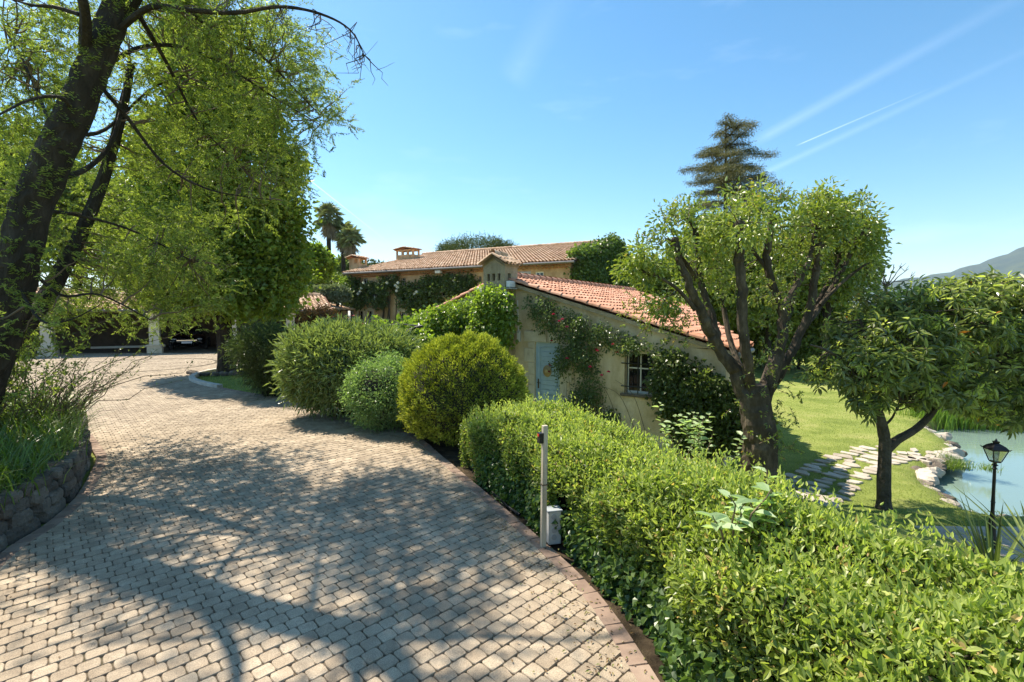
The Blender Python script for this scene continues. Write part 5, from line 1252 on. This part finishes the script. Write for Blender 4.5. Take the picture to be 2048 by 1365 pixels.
# ------------------------------------------------------------------ generic trees
def tree(name, base, trunk, tr_r, limbs_, ells, K, per, crad, L, W, leafm, barkm, label, group=None, fine=False, shell=.6, twf=.25, twr=.02, seg_=10, knob=(), **kw):
    root = empty(name, base, label, kw.pop('cat', 'tree'), group)
    ms = MB(); tp_ = poly_smooth(trunk, 5); ms.tube(tp_, np.interp(np.linspace(0, 1, len(tp_)), np.linspace(0, 1, len(tr_r)), tr_r), seg_, lump=.04); roots = [tp_[len(tp_)//3:]]
    for pts, r0, r1 in limbs_:
        q = poly_smooth(pts, 5); q[1:] += rng.normal(size=(len(q)-1, 3))*r0*.12; ms.tube(q, np.linspace(r0, r1, len(q)), 9, lump=.08, caps=False); roots.append(q[len(q)//3:])
    for kn in knob: sphere(ms, kn[:3], kn[3], 8, .5, (1, 1, .8))
    C, O = in_ells(ells, K, shell)
    twigs(ms, np.concatenate(roots), C, twf, twr)
    ms.build('trunk', barkm, root)
    ml_ = MB(); foliage(ml_, C, O, per, crad, L, W, fine=fine, **kw); ml_.build('crown', leafm, root)
    return root
# maple on the grass island
pc = P(452, 745, 17.4); pc[2] = 0; S = 17.4/F
def q3(px, py, Y): return P(px, py, Y)
ml3 = [(x, y, z) for x, y, z in [q3(452, 700, 17.4), q3(440, 600, 17.4), q3(425, 500, 17.4), q3(410, 380, 17.3), q3(400, 250, 17.3), q3(398, 140, 17.3)]]
def E(px, py, Y, rx, rz_, ry=None): p = P(px, py, Y); return (p[0], p[1], p[2], rx*Y/F, (ry or rx)*Y/F, rz_*Y/F)
ells = [E(470, 560, 17.4, 125, 70), E(540, 470, 17.4, 62, 85), E(400, 470, 17.2, 120, 100), E(505, 350, 17.4, 85, 90), E(370, 330, 17.4, 90, 110), E(440, 210, 17.4, 95, 90), E(400, 130, 17.4, 70, 80), E(350, 560, 16.6, 70, 60), E(560, 580, 17, 50, 55), E(575, 430, 17.4, 28, 22), E(570, 330, 17.4, 22, 20), E(585, 520, 17.2, 26, 30), E(520, 250, 17.4, 35, 30)]
limbs_ = []
for e in ells[:9]:
    a_ = np.array(ml3[2 if e[2] < 4 else 3]); limbs_.append(([a_, (a_+np.array(e[:3]))/2+np.array([0, 0, .2]), np.array(e[:3])], .11, .03))
tree('maple_tree', pc, [pc]+ml3, [.34, .28, .26, .22, .17, .12, .06], limbs_, ells, 880, 58, .44, .17, .15, L_plane, M_bark, 'tall dense broadleaf tree on the grass island by the carport', shell=.7, twf=.12, up=.5, outw=.45, rnd=.45, down=.3)
# ring of stones at its foot
mb_ = None
for k in range(9):
    a_ = -2.6+k*.3; m1 = MB(); rockmesh(m1, (pc[0]+1.0*math.cos(a_*1.0), pc[1]-.2+.75*math.sin(a_), .06), (.17, .14, .13), .8, .6, 1500+k)
    tag(m1.build('round_stone', M_rock), 'round stone lying at the foot of the island tree', 'stone', 'stones at the foot of the island tree')

# pollarded ash
TB = P(1515, 960, 8.6); TB[2] = float(hgt(TB[0], TB[1]))
def q(px, py, Y=8.6): return P(px, py, Y)
trunk = [TB+np.array([.05, 0, -.05]), q(1518, 940), q(1520, 880), q(1512, 820), q(1510, 770)]
LM = [([q(1500, 840), q(1478, 760), q(1440, 700), q(1415, 650, 8.5), q(1395, 610, 8.4), q(1370, 550, 8.3), q(1350, 480, 8.3)], .19, .07),
      ([q(1440, 700), q(1425, 640, 8.8), q(1400, 560, 9), q(1392, 470, 9), q(1375, 430, 9)], .10, .06),
      ([q(1392, 560, 8.9), q(1360, 510, 8.7), q(1335, 480, 8.6)], .06, .045),
      ([q(1390, 620, 8.4), q(1345, 570, 8.2), q(1290, 545, 8.1)], .05, .03),
      ([q(1508, 800), q(1490, 700, 8.3), q(1485, 600, 8.2), q(1478, 520, 8.2), q(1478, 450, 8.2)], .135, .10),
      ([q(1530, 800), q(1560, 700, 8.7), q(1562, 620, 8.8), q(1540, 560, 8.8), q(1535, 500, 8.8), q(1545, 440, 8.8)], .14, .075),
      ([q(1562, 620, 8.8), q(1600, 560, 8.9), q(1625, 500, 9), q(1630, 450, 9)], .08, .055),
      ([q(1535, 540, 8.8), q(1505, 500, 8.9), q(1495, 470, 9)], .05, .04),
      ([q(1540, 780, 8.9), q(1590, 690, 9), q(1620, 620, 9), q(1632, 540, 9), q(1640, 490, 9)], .12, .08),
      ([q(1605, 660, 9), q(1650, 600, 9.2), q(1690, 530, 9.3), q(1720, 470, 9.4)], .08, .05),
      ([q(1600, 670, 9), q(1660, 560, 9.5), q(1690, 490, 9.8)], .07, .05),
      ([q(1640, 610, 9.1), q(1690, 560, 9.1), q(1730, 530, 9)], .045, .03),
      ([q(1520, 780, 9), q(1580, 620, 10), q(1600, 480, 10.2)], .09, .05),
      ([q(1500, 790, 9), q(1450, 640, 10), q(1440, 500, 10.2)], .09, .05)]
heads = [(1345, 465, 8.3, 50, 42), (1300, 520, 8.2, 45, 50), (1385, 440, 9, 55, 40), (1478, 445, 8.0, 75, 50), (1545, 435, 8.6, 65, 50), (1630, 435, 9, 70, 50), (1640, 470, 9, 50, 50), (1715, 450, 9.4, 55, 60), (1690, 480, 9.7, 60, 50), (1735, 520, 9, 25, 30),
         (1600, 460, 10.2, 80, 50), (1440, 470, 10.2, 80, 50), (1270, 545, 8.2, 35, 35), (1400, 560, 9.5, 70, 60), (1560, 560, 10, 60, 60), (1650, 400, 9.6, 45, 35), (1500, 395, 9, 50, 25), (1330, 600, 8.4, 35, 30), (1590, 520, 9, 40, 30), (1700, 560, 9.4, 45, 40), (1430, 500, 8.4, 30, 40)]
ells = [E(*h[:3], h[3], h[4]) for h in heads]
pol = tree('pollarded_tree', TB, trunk, [.38, .31, .28, .26, .20], [(a_, b_*.72, c_*.7) for a_, b_, c_ in LM], ells, 330, 46, .16, .085, .038, L_poll, M_barkg, 'pollarded tree with knobbly grey limbs at the cottage corner', shell=.35, twf=.6, twr=.012, seg_=16, knob=[(*np.array(a_[-1]), c_*.95) for a_, b_, c_ in LM]+[(*np.array(a_[-2]), c_*.95) for a_, b_, c_ in LM[:9]], fine=True, up=.5, outw=.35, rnd=.55, down=.35)
# shoots sticking up from the heads and small sprigs on the trunk
mb = MB(); ms = MB(); bs_ = []; ds_ = []
for e in ells[:9]:
    for k in range(11):
        p0 = np.array(e[:3])+np.array([(rng.random()-.5)*e[3], (rng.random()-.5)*e[4], e[5]*.6]); bs_.append(p0); ds_.append(np.array([rng.normal()*.35, rng.normal()*.35, 1.]))
for k in range(150):
    y = 560+rng.random()*350; x = np.interp(y, [560, 700, 900], [1560, 1545, 1540])+rng.normal()*(45 if y < 700 else 30); bs_.append(q(x, y, 8.2+.5*rng.random())); ds_.append(rng.normal(size=3)*.6+np.array([0, -.4, .1]))
for k in range(110):
    bs_.append(q(1330+rng.normal()*38, 640+rng.normal()*28, 8.5)); ds_.append(rng.normal(size=3)*.6+np.array([-.3, -.2, .1]))
bs_ = np.array(bs_); ds_ = np.array(ds_); n = len(bs_); Ls = .12+.22*rng.random(n)
dn = nrm(ds_); 
for i in range(n): mb.tube([bs_[i], bs_[i]+dn[i]*Ls[i]], [.005, .002], 4, caps=False, m=1)
for k in range(10):
    t = .2+.08*k; p = bs_+dn*(Ls*t)[:, None]; LL = .065*(.6+.6*rng.random(n)); leaves(mb, p, rng.normal(size=(n, 3))+dn*.4, rng.normal(size=(n, 3))*.5+np.array([0, 0, .8]), LL, LL*.42, fine=True)
mb.build('sprigs', [L_poll, M_stem], pol)

# loquat by the pond
LB = G(1768, 1016, -1.29); LY = LB[1]
def l(px, py, dy=0): return P(px, py, LY+dy)
loq = empty('loquat_tree', LB, 'loquat tree with big drooping leaves on the lawn by the pond', 'tree')
ms = MB(); t_ = poly_smooth([LB-np.array([0, 0, .05]), l(1768, 960), l(1770, 900), l(1768, 870), l(1755, 820), l(1745, 780)], 5); ms.tube(t_, np.interp(np.linspace(0, 1, len(t_)), [0, .08, .5, 1], [.15, .11, .095, .06]), 12, lump=.04)
lim = [t_]
for pts, r0 in [([l(1772, 900), l(1795, 880), l(1840, 852, .1), l(1880, 800, .2), l(1900, 730, .2)], .085), ([l(1755, 820), l(1775, 760), l(1800, 690), l(1810, 620)], .06), ([l(1745, 790), l(1700, 730, -.2), l(1650, 700, -.3), l(1620, 690, -.3)], .035),
                ([l(1745, 780), l(1740, 700), l(1720, 640)], .05), ([l(1880, 800, .2), l(1950, 740), l(2010, 700), l(2060, 660)], .05), ([l(1870, 810, .2), l(1960, 800), l(2040, 800, .1), l(2110, 780)], .04), ([l(1900, 740, .2), l(1920, 660), l(1930, 600)], .04), ([l(1770, 850), l(1785, 835), l(1800, 800, -.3)], .025)]:
    q_ = poly_smooth(pts, 5); ms.tube(q_, np.linspace(r0, r0*.4, len(q_)), 8, lump=.04, caps=False); lim.append(q_)
ells = [E(1800, 690, LY, 120, 75), E(1720, 730, LY-.2, 80, 60), E(1890, 650, LY, 110, 90), E(1960, 720, LY+.1, 110, 100), E(2060, 660, LY, 110, 110), E(1780, 620, LY+.4, 80, 50), E(1850, 770, LY, 110, 45), E(2000, 800, LY, 90, 50), E(2100, 780, LY, 100, 100), E(1700, 660, LY+.4, 55, 45), E(1650, 740, LY-.1, 35, 30), E(1930, 590, LY+.5, 90, 35), E(2010, 585, LY, 70, 40), E(1740, 800, LY-.3, 45, 30)]
ells += [E(1860, 600, LY+.2, 90, 45), E(1990, 580, LY+.1, 90, 40), E(1780, 740, LY-.3, 90, 60)]; C, O = in_ells(ells, 1450, .75); al = np.concatenate([x[len(x)//3:] for x in lim])
idx = rng.choice(len(C), 360, replace=False)
for i in idx:
    j = np.argmin(((al-C[i])**2).sum(1)); ms.tube(limbpts(al[j], C[i], 5, .12), np.linspace(.014, .005, 5), 4, caps=False)
mb = MB(); K_ = len(C); newg = rng.random(K_) < .2
ax0 = nrm(O*.6+rng.normal(size=(K_, 3))*.4+np.array([0, 0, .6])); s1_ = nrm(np.cross(ax0, rng.normal(size=(K_, 3)))); s2_ = np.cross(ax0, s1_)
for k in range(12):
    a_ = k*2.4+rng.random(K_)*.4; tilt_ = np.where(newg, .5, 1.0)[:, None]; d = s1_*np.cos(a_)[:, None]+s2_*np.sin(a_)[:, None]; ax = nrm(d*tilt_+ax0*(.75-.12*k)*(1.2-tilt_*.5)+np.array([0, 0, -.12*k*.5]))
    LL = .17*(.65+.5*rng.random(K_))*np.where(newg, .6, 1); v = np.clip(np.where(newg, .93+.03*rng.random(K_), .4+.22*rng.normal(size=K_)), 0, .96); v = np.where(rng.random(K_) < .004, 1, v)
    leaves(mb, C-ax0*.01*k+ax*.01, ax, ax0+np.array([0, 0, .4])+rng.normal(size=(K_, 3))*.2, LL, LL*.31, fine=True, v=v, fold=.25, droop=.25)
ms.build('trunk', M_barkm, loq); mb.build('crown', L_loq, loq)

# ------------------------------------------------------------------ lamp post and pond plants
LP = P(1984, 1100, 6.75); LP[2] = float(hgt(LP[0], LP[1]))
lamp = empty('garden_lamp', LP, 'black lantern on a slim post beside the pond', 'lamp'); hz = float(P(1990, 925, 6.75)[2])
top_ = P(1990, 925, 6.75); bot = np.array([LP[0]-.02, LP[1], LP[2]])
ms = MB(); t = np.linspace(0, 1, 12)[:, None]; pts = bot+(top_-bot)*t; ms.tube(pts, [.075, .07, .05, .045, .03, .022, .024, .02, .02, .02, .018, .02], 12)
for f, r_ in ((.12, .06), (.32, .038), (.55, .03), (.93, .03), (.97, .038)): c_ = bot+(top_-bot)*f; ms.tube([c_-np.array([0, 0, .012]), c_, c_+np.array([0, 0, .012])], [r_*.6, r_, r_*.6], 12)
ms.build('post', M_black, lamp)
c0 = top_
def frustum(mb, c, z0, r0, z1, r1, n=4, rot=.6, v=.5): 
    a = np.arange(n)/n*2*np.pi+rot; V = np.concatenate([np.c_[c[0]+np.cos(a)*r0, c[1]+np.sin(a)*r0, np.full(n, c[2]+z0)], np.c_[c[0]+np.cos(a)*r1, c[1]+np.sin(a)*r1, np.full(n, c[2]+z1)]])
    mb.add(V, [(k, (k+1) % n, (k+1) % n+n, k+n) for k in range(n)]+[tuple(range(n-1, -1, -1)), tuple(range(n, 2*n))], v)
ms = MB(); frustum(ms, c0, 0, .06, .02, .07); frustum(ms, c0, .18, .135, .195, .14)
frustum(ms, c0, .196, .145, .24, .10); frustum(ms, c0, .241, .098, .27, .045); frustum(ms, c0, .271, .03, .30, .045); frustum(ms, c0, .301, .02, .34, .004, 8)
for k in range(4):
    a = k*math.pi/2+.6; ms.tube([c0+np.array([math.cos(a)*.066, math.sin(a)*.066, .02]), c0+np.array([math.cos(a)*.128, math.sin(a)*.128, .18])], .007, 5)
    ms.tube([c0+np.array([math.cos(a)*.14, math.sin(a)*.14, .19]), c0+np.array([math.cos(a)*.165, math.sin(a)*.165, .215])], [.008, .003], 5)
ms.build('lantern_frame', M_black, lamp)
ms = MB(); frustum(ms, c0, .021, .058, .179, .118); 
gm = bpy.data.materials.new('clear_lamp_glass'); gm.use_nodes = True; b_ = gm.node_tree.nodes['Principled BSDF']; b_.inputs['Transmission Weight'].default_value = .75; b_.inputs['Roughness'].default_value = .08; b_.inputs['Base Color'].default_value = (.7, .75, .65, 1); b_.inputs['IOR'].default_value = 1.1
ms.build('glass', gm, lamp)
ms = MB(); sphere(ms, c0+np.array([0, 0, .08]), .025, 8, sc=(1, 1, 1.7)); ms.build('bulb', M_plastic, lamp, smooth=True)

def spiky(name, c, n, L, W, label, m=L_yucca, spread=.05, up=.7):
    root = empty(name, c, label, 'plant'); mb = MB(); a_ = rng.random(n)*6.28; e_ = .35+1.1*rng.random(n)
    for k in range(n):
        d = np.array([math.cos(a_[k])*math.cos(e_[k]), math.sin(a_[k])*math.cos(e_[k]), math.sin(e_[k])]); LL = L*(.65+.5*rng.random()); s = nrm(np.cross(d, [0, 0, 1.])); nn3 = np.cross(s, d)
        pts = np.array(c)+d*np.linspace(0, 1, 6)[:, None]*LL+np.array([0, 0, -1.])*(np.linspace(0, 1, 6)**2.2)[:, None]*LL*.12*math.cos(e_[k])
        w_ = W*np.array([.5, .9, 1, .85, .5, .03]); V = np.concatenate([pts-s*w_[:, None]/2+nn3*.2*w_[:, None], pts, pts+s*w_[:, None]/2+nn3*.2*w_[:, None]])
        mb.add(V, [(q, q+1, q+7, q+6) for q in range(5)]+[(q+6, q+7, q+13, q+12) for q in range(5)], rng.random())
    mb.build('leaves', m, root)
    ms = MB(); ms.tube([np.array(c)-np.array([0, 0, .25]), np.array(c)+np.array([0, 0, .08])], [.07, .05], 8); ms.build('stem', M_barkg, root); return root
c = P(1985, 1175, 4.9); spiky('yucca_plant', (c[0], c[1], c[2]), 46, .95, .034, 'spiky long leaved plant in front of the lamp post')
c = P(2075, 1130, 5.0); spiky('yucca_plant', (c[0], c[1], c[2]), 42, 1.1, .034, 'spiky long leaved plant at the right edge beside the lamp post')
for o in [x for x in bpy.data.objects if x.name.startswith('yucca_plant')]: o['group'] = 'spiky plants near the lamp post'
mb = MB(); rb = []
for k in range(60): t = rng.random(); p = G(1850+t*230, 855+3*rng.random(), WZ); rb.append((p[0], p[1]+.5*rng.random(), WZ))
blades(mb, np.array(rb), 3800, .95, .025, .3, .3); tag(mb.build('reeds', L_reed), 'green reeds along the far bank of the pond', 'reeds', kind='stuff')
# tuft on the rocky point
mb = MB(); p = G(1895, 930, WZ+.15); blades(mb, np.array([p+rng.normal(size=3)*np.array([.25, .25, .03]) for _ in range(12)]), 900, .3, .012, .9, .1)
tag(mb.build('shore_grass', L_lily), 'dark grass tuft on the rocky point of the pond shore', 'grass', kind='stuff')
# short lawn blades on the near lawn
n = 90000; x = rng.random(n)*12+3.0; y = 7.2+rng.random(n)**1.3*14; z = hgt(x, y); k_ = (z < -.9) & (z > -1.36) & (x < y*1.1)
pth = distpoly(x, y, [tuple(a) for a in pathc], False) > .0
x, y, z = x[k_], y[k_], z[k_]; n = len(x); p = np.c_[x, y, z]; h_ = .022+.02*rng.random(n)
mb = MB(); leaves(mb, p, np.array([0, 0, 1.])+rng.normal(size=(n, 3))*.5, rng.normal(size=(n, 3)), h_, .008, fold=.1)
tag(mb.build('grass', L_lawn), 'short mown grass of the lawn below the cottage', 'grass', kind='stuff')
n = 26000; x = -11.5+rng.random(n)*9; y = 9+rng.random(n)*9; k_ = (~inpoly(x, y, DRIVE)) & (distpoly(x, y, DRIVE) > .12) & (x < divx(y)+.3); x, y = x[k_], y[k_]; n = len(x)
mb = MB(); leaves(mb, np.c_[x, y, hgt(x, y)], np.array([0, 0, 1.])+rng.normal(size=(n, 3))*.5, rng.normal(size=(n, 3)), .035+.03*rng.random(n), .01, fold=.1)
tag(mb.build('grass', L_lawn), 'short grass of the island under the shrubs', 'grass', kind='stuff')

# ------------------------------------------------------------------ cedar, palms, pine
def cedar():
    Yc = 46; base = P(1452, 640, Yc); base[2] = -3; root = empty('cedar_tree', base, 'tall cedar with tiered branches rising behind the pollarded tree', 'tree')
    ms = MB(); top = P(1452, 232, Yc); ms.tube([base, (base+top)/2, top], [.38, .26, .05], 8)
    S_ = Yc/F; C = []; Ou = []
    layers = [(244, 26, 2), (256, 40, 4), (270, 30, 4), (290, 62, 6), (312, 78, 7), (335, 92, 8), (362, 88, 7), (385, 80, 7), (405, 100, 8), (440, 80, 8), (480, 95, 8), (525, 100, 8), (570, 100, 8)]
    for py, hw, nb in layers:
        z = P(1452, py, Yc)[2]; a0_ = rng.random()*6.28
        for k in range(nb):
            a_ = a0_+k*6.28/nb+rng.normal()*.2; Lb = hw*S_*(.5+.65*rng.random()); d = np.array([math.cos(a_), math.sin(a_), 0])
            rise = rng.normal()*.16+(.4 if py < 250 else .10); m_ = max(5, int(Lb/.16))
            pts = np.array([base[0], base[1], z])+d*np.linspace(0, 1, 8)[:, None]*Lb+np.array([0, 0, 1.])*(np.linspace(0, 1, 8)*rise*Lb-.12*Lb*np.linspace(0, 1, 8)**2)[:, None]
            ms.tube(pts, np.linspace(.08, .02, 8), 5, caps=False)
            for j in range(m_):
                f = .22+.78*(j+.5)/m_; i_ = f*7; i0 = int(min(i_, 6)); p = pts[i0]*(1-i_+i0)+pts[i0+1]*(i_-i0)
                sw = (1-f)*.35+.18
                for r_ in range(2): C.append(p+np.array([-d[1], d[0], 0])*rng.normal()*sw*Lb*.45+np.array([0, 0, .02])); Ou.append(d)
    C = np.array(C); Ou = np.array(Ou); ms.build('trunk', M_bark, root)
    mb = MB(); foliage(mb, C, Ou, 26, .38, .2, .035, up=.6, outw=.3, rnd=.6, flat=.55, down=.6); mb.build('crown', L_cedar, root)
cedar()
def palm(px, ytop, Yp, sc, label, lean=0):
    c = P(px, ytop, Yp); base = np.array([c[0]-lean, c[1], -1.]); root = empty('fan_palm', base, label, 'palm tree', 'tall fan palms behind the farmhouse'); ms = MB()
    ms.tube(poly_smooth([base, (base+c)/2+np.array([lean*.3, 0, 0]), c], 5), np.linspace(.33*sc, .22*sc, 11), 9, lump=.04); ms.build('trunk', M_bark, root)
    mg = MB(); md = MB()
    for k in range(44):
        a_ = rng.random()*6.28; e_ = -.55+1.95*rng.random()**.8; d = np.array([math.cos(a_)*math.cos(e_), math.sin(a_)*math.cos(e_), math.sin(e_)]); L_ = sc*(.8+.4*rng.random()); hub = c+d*L_; mg.tube([c, hub], [.03, .02], 4, caps=False)
        s = nrm(np.cross(d, [0, 0, 1.])); u2 = np.cross(s, d); nb = 13; t = np.linspace(-1.5, 1.5, nb)
        ax = d[None]*np.cos(t)[:, None]+s[None]*np.sin(t)[:, None]; leaves(mg, np.tile(hub, (nb, 1)), ax+np.array([0, 0, -.25]), np.tile(u2, (nb, 1)), sc*.95*(.75+.35*rng.random(nb)), .16*sc, droop=.35)
    for k in range(40):
        a_ = rng.random()*6.28; p0 = c+np.array([math.cos(a_)*.25, math.sin(a_)*.25, -.1-1.3*rng.random()*sc]); nb = 7
        leaves(md, np.tile(p0, (nb, 1)), np.tile([math.cos(a_)*.35, math.sin(a_)*.35, -1.], (nb, 1))+rng.normal(size=(nb, 3))*.22, rng.normal(size=(nb, 3)), sc*1.25, .15)
    mg.build('crown', L_palm, root); md.build('dead_fronds', L_palmd, root)
palm(657, 438, 62, 1.15, 'fan palm at the left of the palms, with the tallest crown', .5)
palm(686, 468, 64, 1.05, 'fan palm in the middle of the three, half hidden by its neighbours', .3)
palm(702, 482, 60, 1.0, 'fan palm at the right of the three with a shaggy skirt', -.1)
p = P(960, 520, 78); bp_ = np.array([p[0], p[1], -1.])
tree('umbrella_pine', bp_, [bp_, (bp_+p)/2, p], [.5, .4, .3], [([p, P(910, 505, 78)], .2, .1), ([p, P(1010, 505, 78)], .2, .1)], [E(955, 510, 78, 82, 33), E(905, 516, 78, 40, 24), E(1010, 510, 78, 38, 20)], 700, 40, .75, .4, .07, L_pine, M_bark, 'broad umbrella pine behind the farmhouse roof', shell=.9, twf=.05, twr=.06, up=.7, flat=.8)

# ------------------------------------------------------------------ background trees and shrubs
def bgtree(px, py, Yb, rx, rz_, label, m=L_bgt, K=220, per=44, L=.3, kind='background_tree', cat='tree', nl=5, crad=None, group=None, bark=None):
    c = P(px, py, Yb); g = float(hgt(c[0], c[1])); base = np.array([c[0], c[1], g]); S_ = Yb/F; ells = [(c[0], c[1], c[2], rx*S_*.8, rx*S_*.8, rz_*S_*.85)]
    for k in range(nl):
        a_ = rng.random()*6.28; e_ = rng.normal()*.6; ells.append((c[0]+math.cos(a_)*rx*S_*.5, c[1]+math.sin(a_)*rx*S_*.4, c[2]+e_*rz_*S_*.5, rx*S_*.45, rx*S_*.45, rz_*S_*.4))
    h = c[2]-g; tr_ = [base, base+np.array([rng.normal()*.1, 0, h*.5]), c]; r0 = max(.1, .035*h)
    lb = [([base+np.array([0, 0, h*.45]), np.array(e[:3])], r0*.5, r0*.15) for e in ells[1:4]]
    return tree(kind, base, tr_, [r0, r0*.8, r0*.4], lb, ells, K, per, crad or rx*S_*.2, L, L*.7, m, bark or M_bark, label, group, shell=.7, twf=.1, twr=.02, cat=cat, up=.5, rnd=.5)
G1 = 'trees beyond the carport'
for a in [(30, 380, 34, 110, 160, 'leafy tree behind the left end of the carport'), (150, 440, 38, 120, 130, 'second tree from the left behind the carport roof'), (270, 470, 36, 110, 120, 'tree behind the middle of the carport roof'),
          (380, 490, 42, 110, 100, 'tree behind the carport, hidden by the island maple'), (500, 520, 44, 90, 60, 'low rounded tree behind the right part of the carport'), (-120, 420, 32, 130, 200, 'tall tree at the far left behind the carport')]:
    bgtree(*a, K=300, per=46, L=.3, group=G1)
bgtree(628, 530, 40, 36, 48, 'bright green young tree between island tree and palms', L_creep, K=200, L=.28)
bgtree(600, 545, 46, 40, 40, 'small green tree behind the carport end', K=150, L=.28)
for px, lb in ((612, 'left one of the silvery olive bushes behind the carport'), (645, 'middle silvery olive bush behind the carport'), (675, 'silvery olive bush nearest the farmhouse corner')):
    bgtree(px, 588, 35, 26, 16, lb, L_olive, K=110, per=50, L=.16, kind='olive_bush', cat='bush', nl=2, group='silvery olive bushes')
bgtree(655, 568, 48, 60, 18, 'light green hedge-like bush below the palms', K=160, L=.25, kind='bush', cat='bush')
bgtree(735, 545, 80, 45, 22, 'distant tree just above the left end of the farmhouse roof', L_pine, K=120, L=.4)
bgtree(690, 540, 75, 30, 30, 'wispy distant tree behind the palm trunks', K=120, L=.4)
for a in [(1340, 590, 26, 70, 75, 'bushy tree at the back left of the pollarded tree'), (1420, 560, 30, 110, 120, 'leafy tree filling the gap behind the left limbs'), (1540, 560, 28, 110, 120, 'broad leafy tree behind the middle limbs of the pollarded tree'),
          (1655, 500, 27, 92, 120, 'tall bright green tree behind the right limbs of the pollarded tree'), (1600, 650, 30, 110, 80, 'low spreading tree beyond the end of the lawn'), (1480, 660, 32, 100, 70, 'low tree behind the cottage roof')]:
    bgtree(*a, K=340, per=46, L=.26, group='trees at the end of the lawn')
for a in [(1700, 690, 34, 90, 70, 'rounded green tree left of the far pond bank'), (1800, 680, 40, 110, 70, 'wide tree beyond the pond behind the loquat'), (1920, 690, 42, 110, 80, 'green tree beyond the middle of the pond'), (2030, 680, 38, 110, 90, 'green tree beyond the right side of the pond'),
          (1980, 790, 26, 120, 35, 'low bushes on the far bank of the pond'), (2130, 760, 28, 110, 60, 'tree at the right edge beyond the pond')]:
    bgtree(*a, K=280, per=42, L=.28, group='trees beyond the pond')
# bare branches above the loquat
bt = P(1772, 575, 24); root = empty('bare_tree', (bt[0], bt[1], -1.3), 'leafless tree tips above the loquat crown', 'tree'); ms = MB(); g_ = np.array([bt[0], bt[1], -1.3]); ms.tube([g_, bt], [.12, .06], 6)
for x, y in [(1757, 535), (1770, 530), (1789, 535), (1803, 533), (1817, 538), (1830, 550), (1750, 545)]:
    e_ = P(x, y, 24); ms.tube(limbpts(bt, e_, 5, .12), np.linspace(.03, .012, 5), 5, caps=False)
    for k in range(2): ms.tube(limbpts(e_-(e_-bt)*.15, e_+np.array([rng.normal()*.15, 0, .15]), 3, .1), [.015, .012, .008], 4, caps=False)
ms.build('branches', M_barkg, root)

# ------------------------------------------------------------------ hills
def hill(px0, px1, Yh, fn, name, m, depth):
    xs = np.linspace(px0, px1, 90); V = []; n_ = 12
    for k, x in enumerate(xs):
        p = P(x, fn(x), Yh); 
        for j in range(n_):
            t = j/(n_-1); V.append((p[0]*(1-depth*(1-t)), p[1]*(1-depth*(1-t)), -8+(p[2]+8)*t**.8+(rng.normal()*Yh*.0009 if 0 < j < n_-1 else 0)))
        V.append((p[0]*1.4, p[1]*1.4, -8))
    m2 = n_+1; mb = MB(); mb.add(np.array(V), [(a*m2+q, (a+1)*m2+q, (a+1)*m2+q+1, a*m2+q+1) for a in range(89) for q in range(m2-1)]); return tag(mb.build(name, m, smooth=True), kind='structure')
M_hill = noisemat('wooded_hill', [(.03, .055, .065), (.05, .08, .075), (.09, .115, .075)], .012, 12, 1, 0, rough_n=.7)
M_hill2 = noisemat('far_hill', [(.05, .08, .09), (.07, .11, .11)], .004, 8, 1, 0)
hill(1500, 3200, 1500, lambda x: np.interp(x, [1500, 1700, 1880, 1910, 1980, 2048, 2200, 2500, 3200], [600, 575, 548, 541, 520, 494, 450, 400, 430])+2*math.sin(x*.11), 'hills', M_hill, .45)
hill(1300, 2300, 4200, lambda x: np.interp(x, [1300, 1600, 1760, 1900, 2300], [600, 585, 562, 556, 560])+1.5*math.sin(x*.05), 'far_hills', M_hill2, .3)

# ------------------------------------------------------------------ air
hz_ = MB(); hz_.box((-6100, -420, -12), (6100, 6100, 420))
hm_ = bpy.data.materials.new('haze_air'); hm_.use_nodes = True; ntt = hm_.node_tree; ntt.nodes.remove(ntt.nodes['Principled BSDF'])
pv2 = ntt.nodes.new('ShaderNodeVolumePrincipled'); pv2.inputs['Color'].default_value = (.75, .86, 1, 1); pv2.inputs['Density'].default_value = .00009
ntt.links.new(pv2.outputs[0], ntt.nodes['Material Output'].inputs['Volume'])
import os
if HAZE := True:
    tag(hz_.build('haze', hm_), kind='stuff')
SC.cycles.volume_bounces = 0; SC.cycles.volume_step_rate = 20; SC.cycles.volume_max_steps = 16
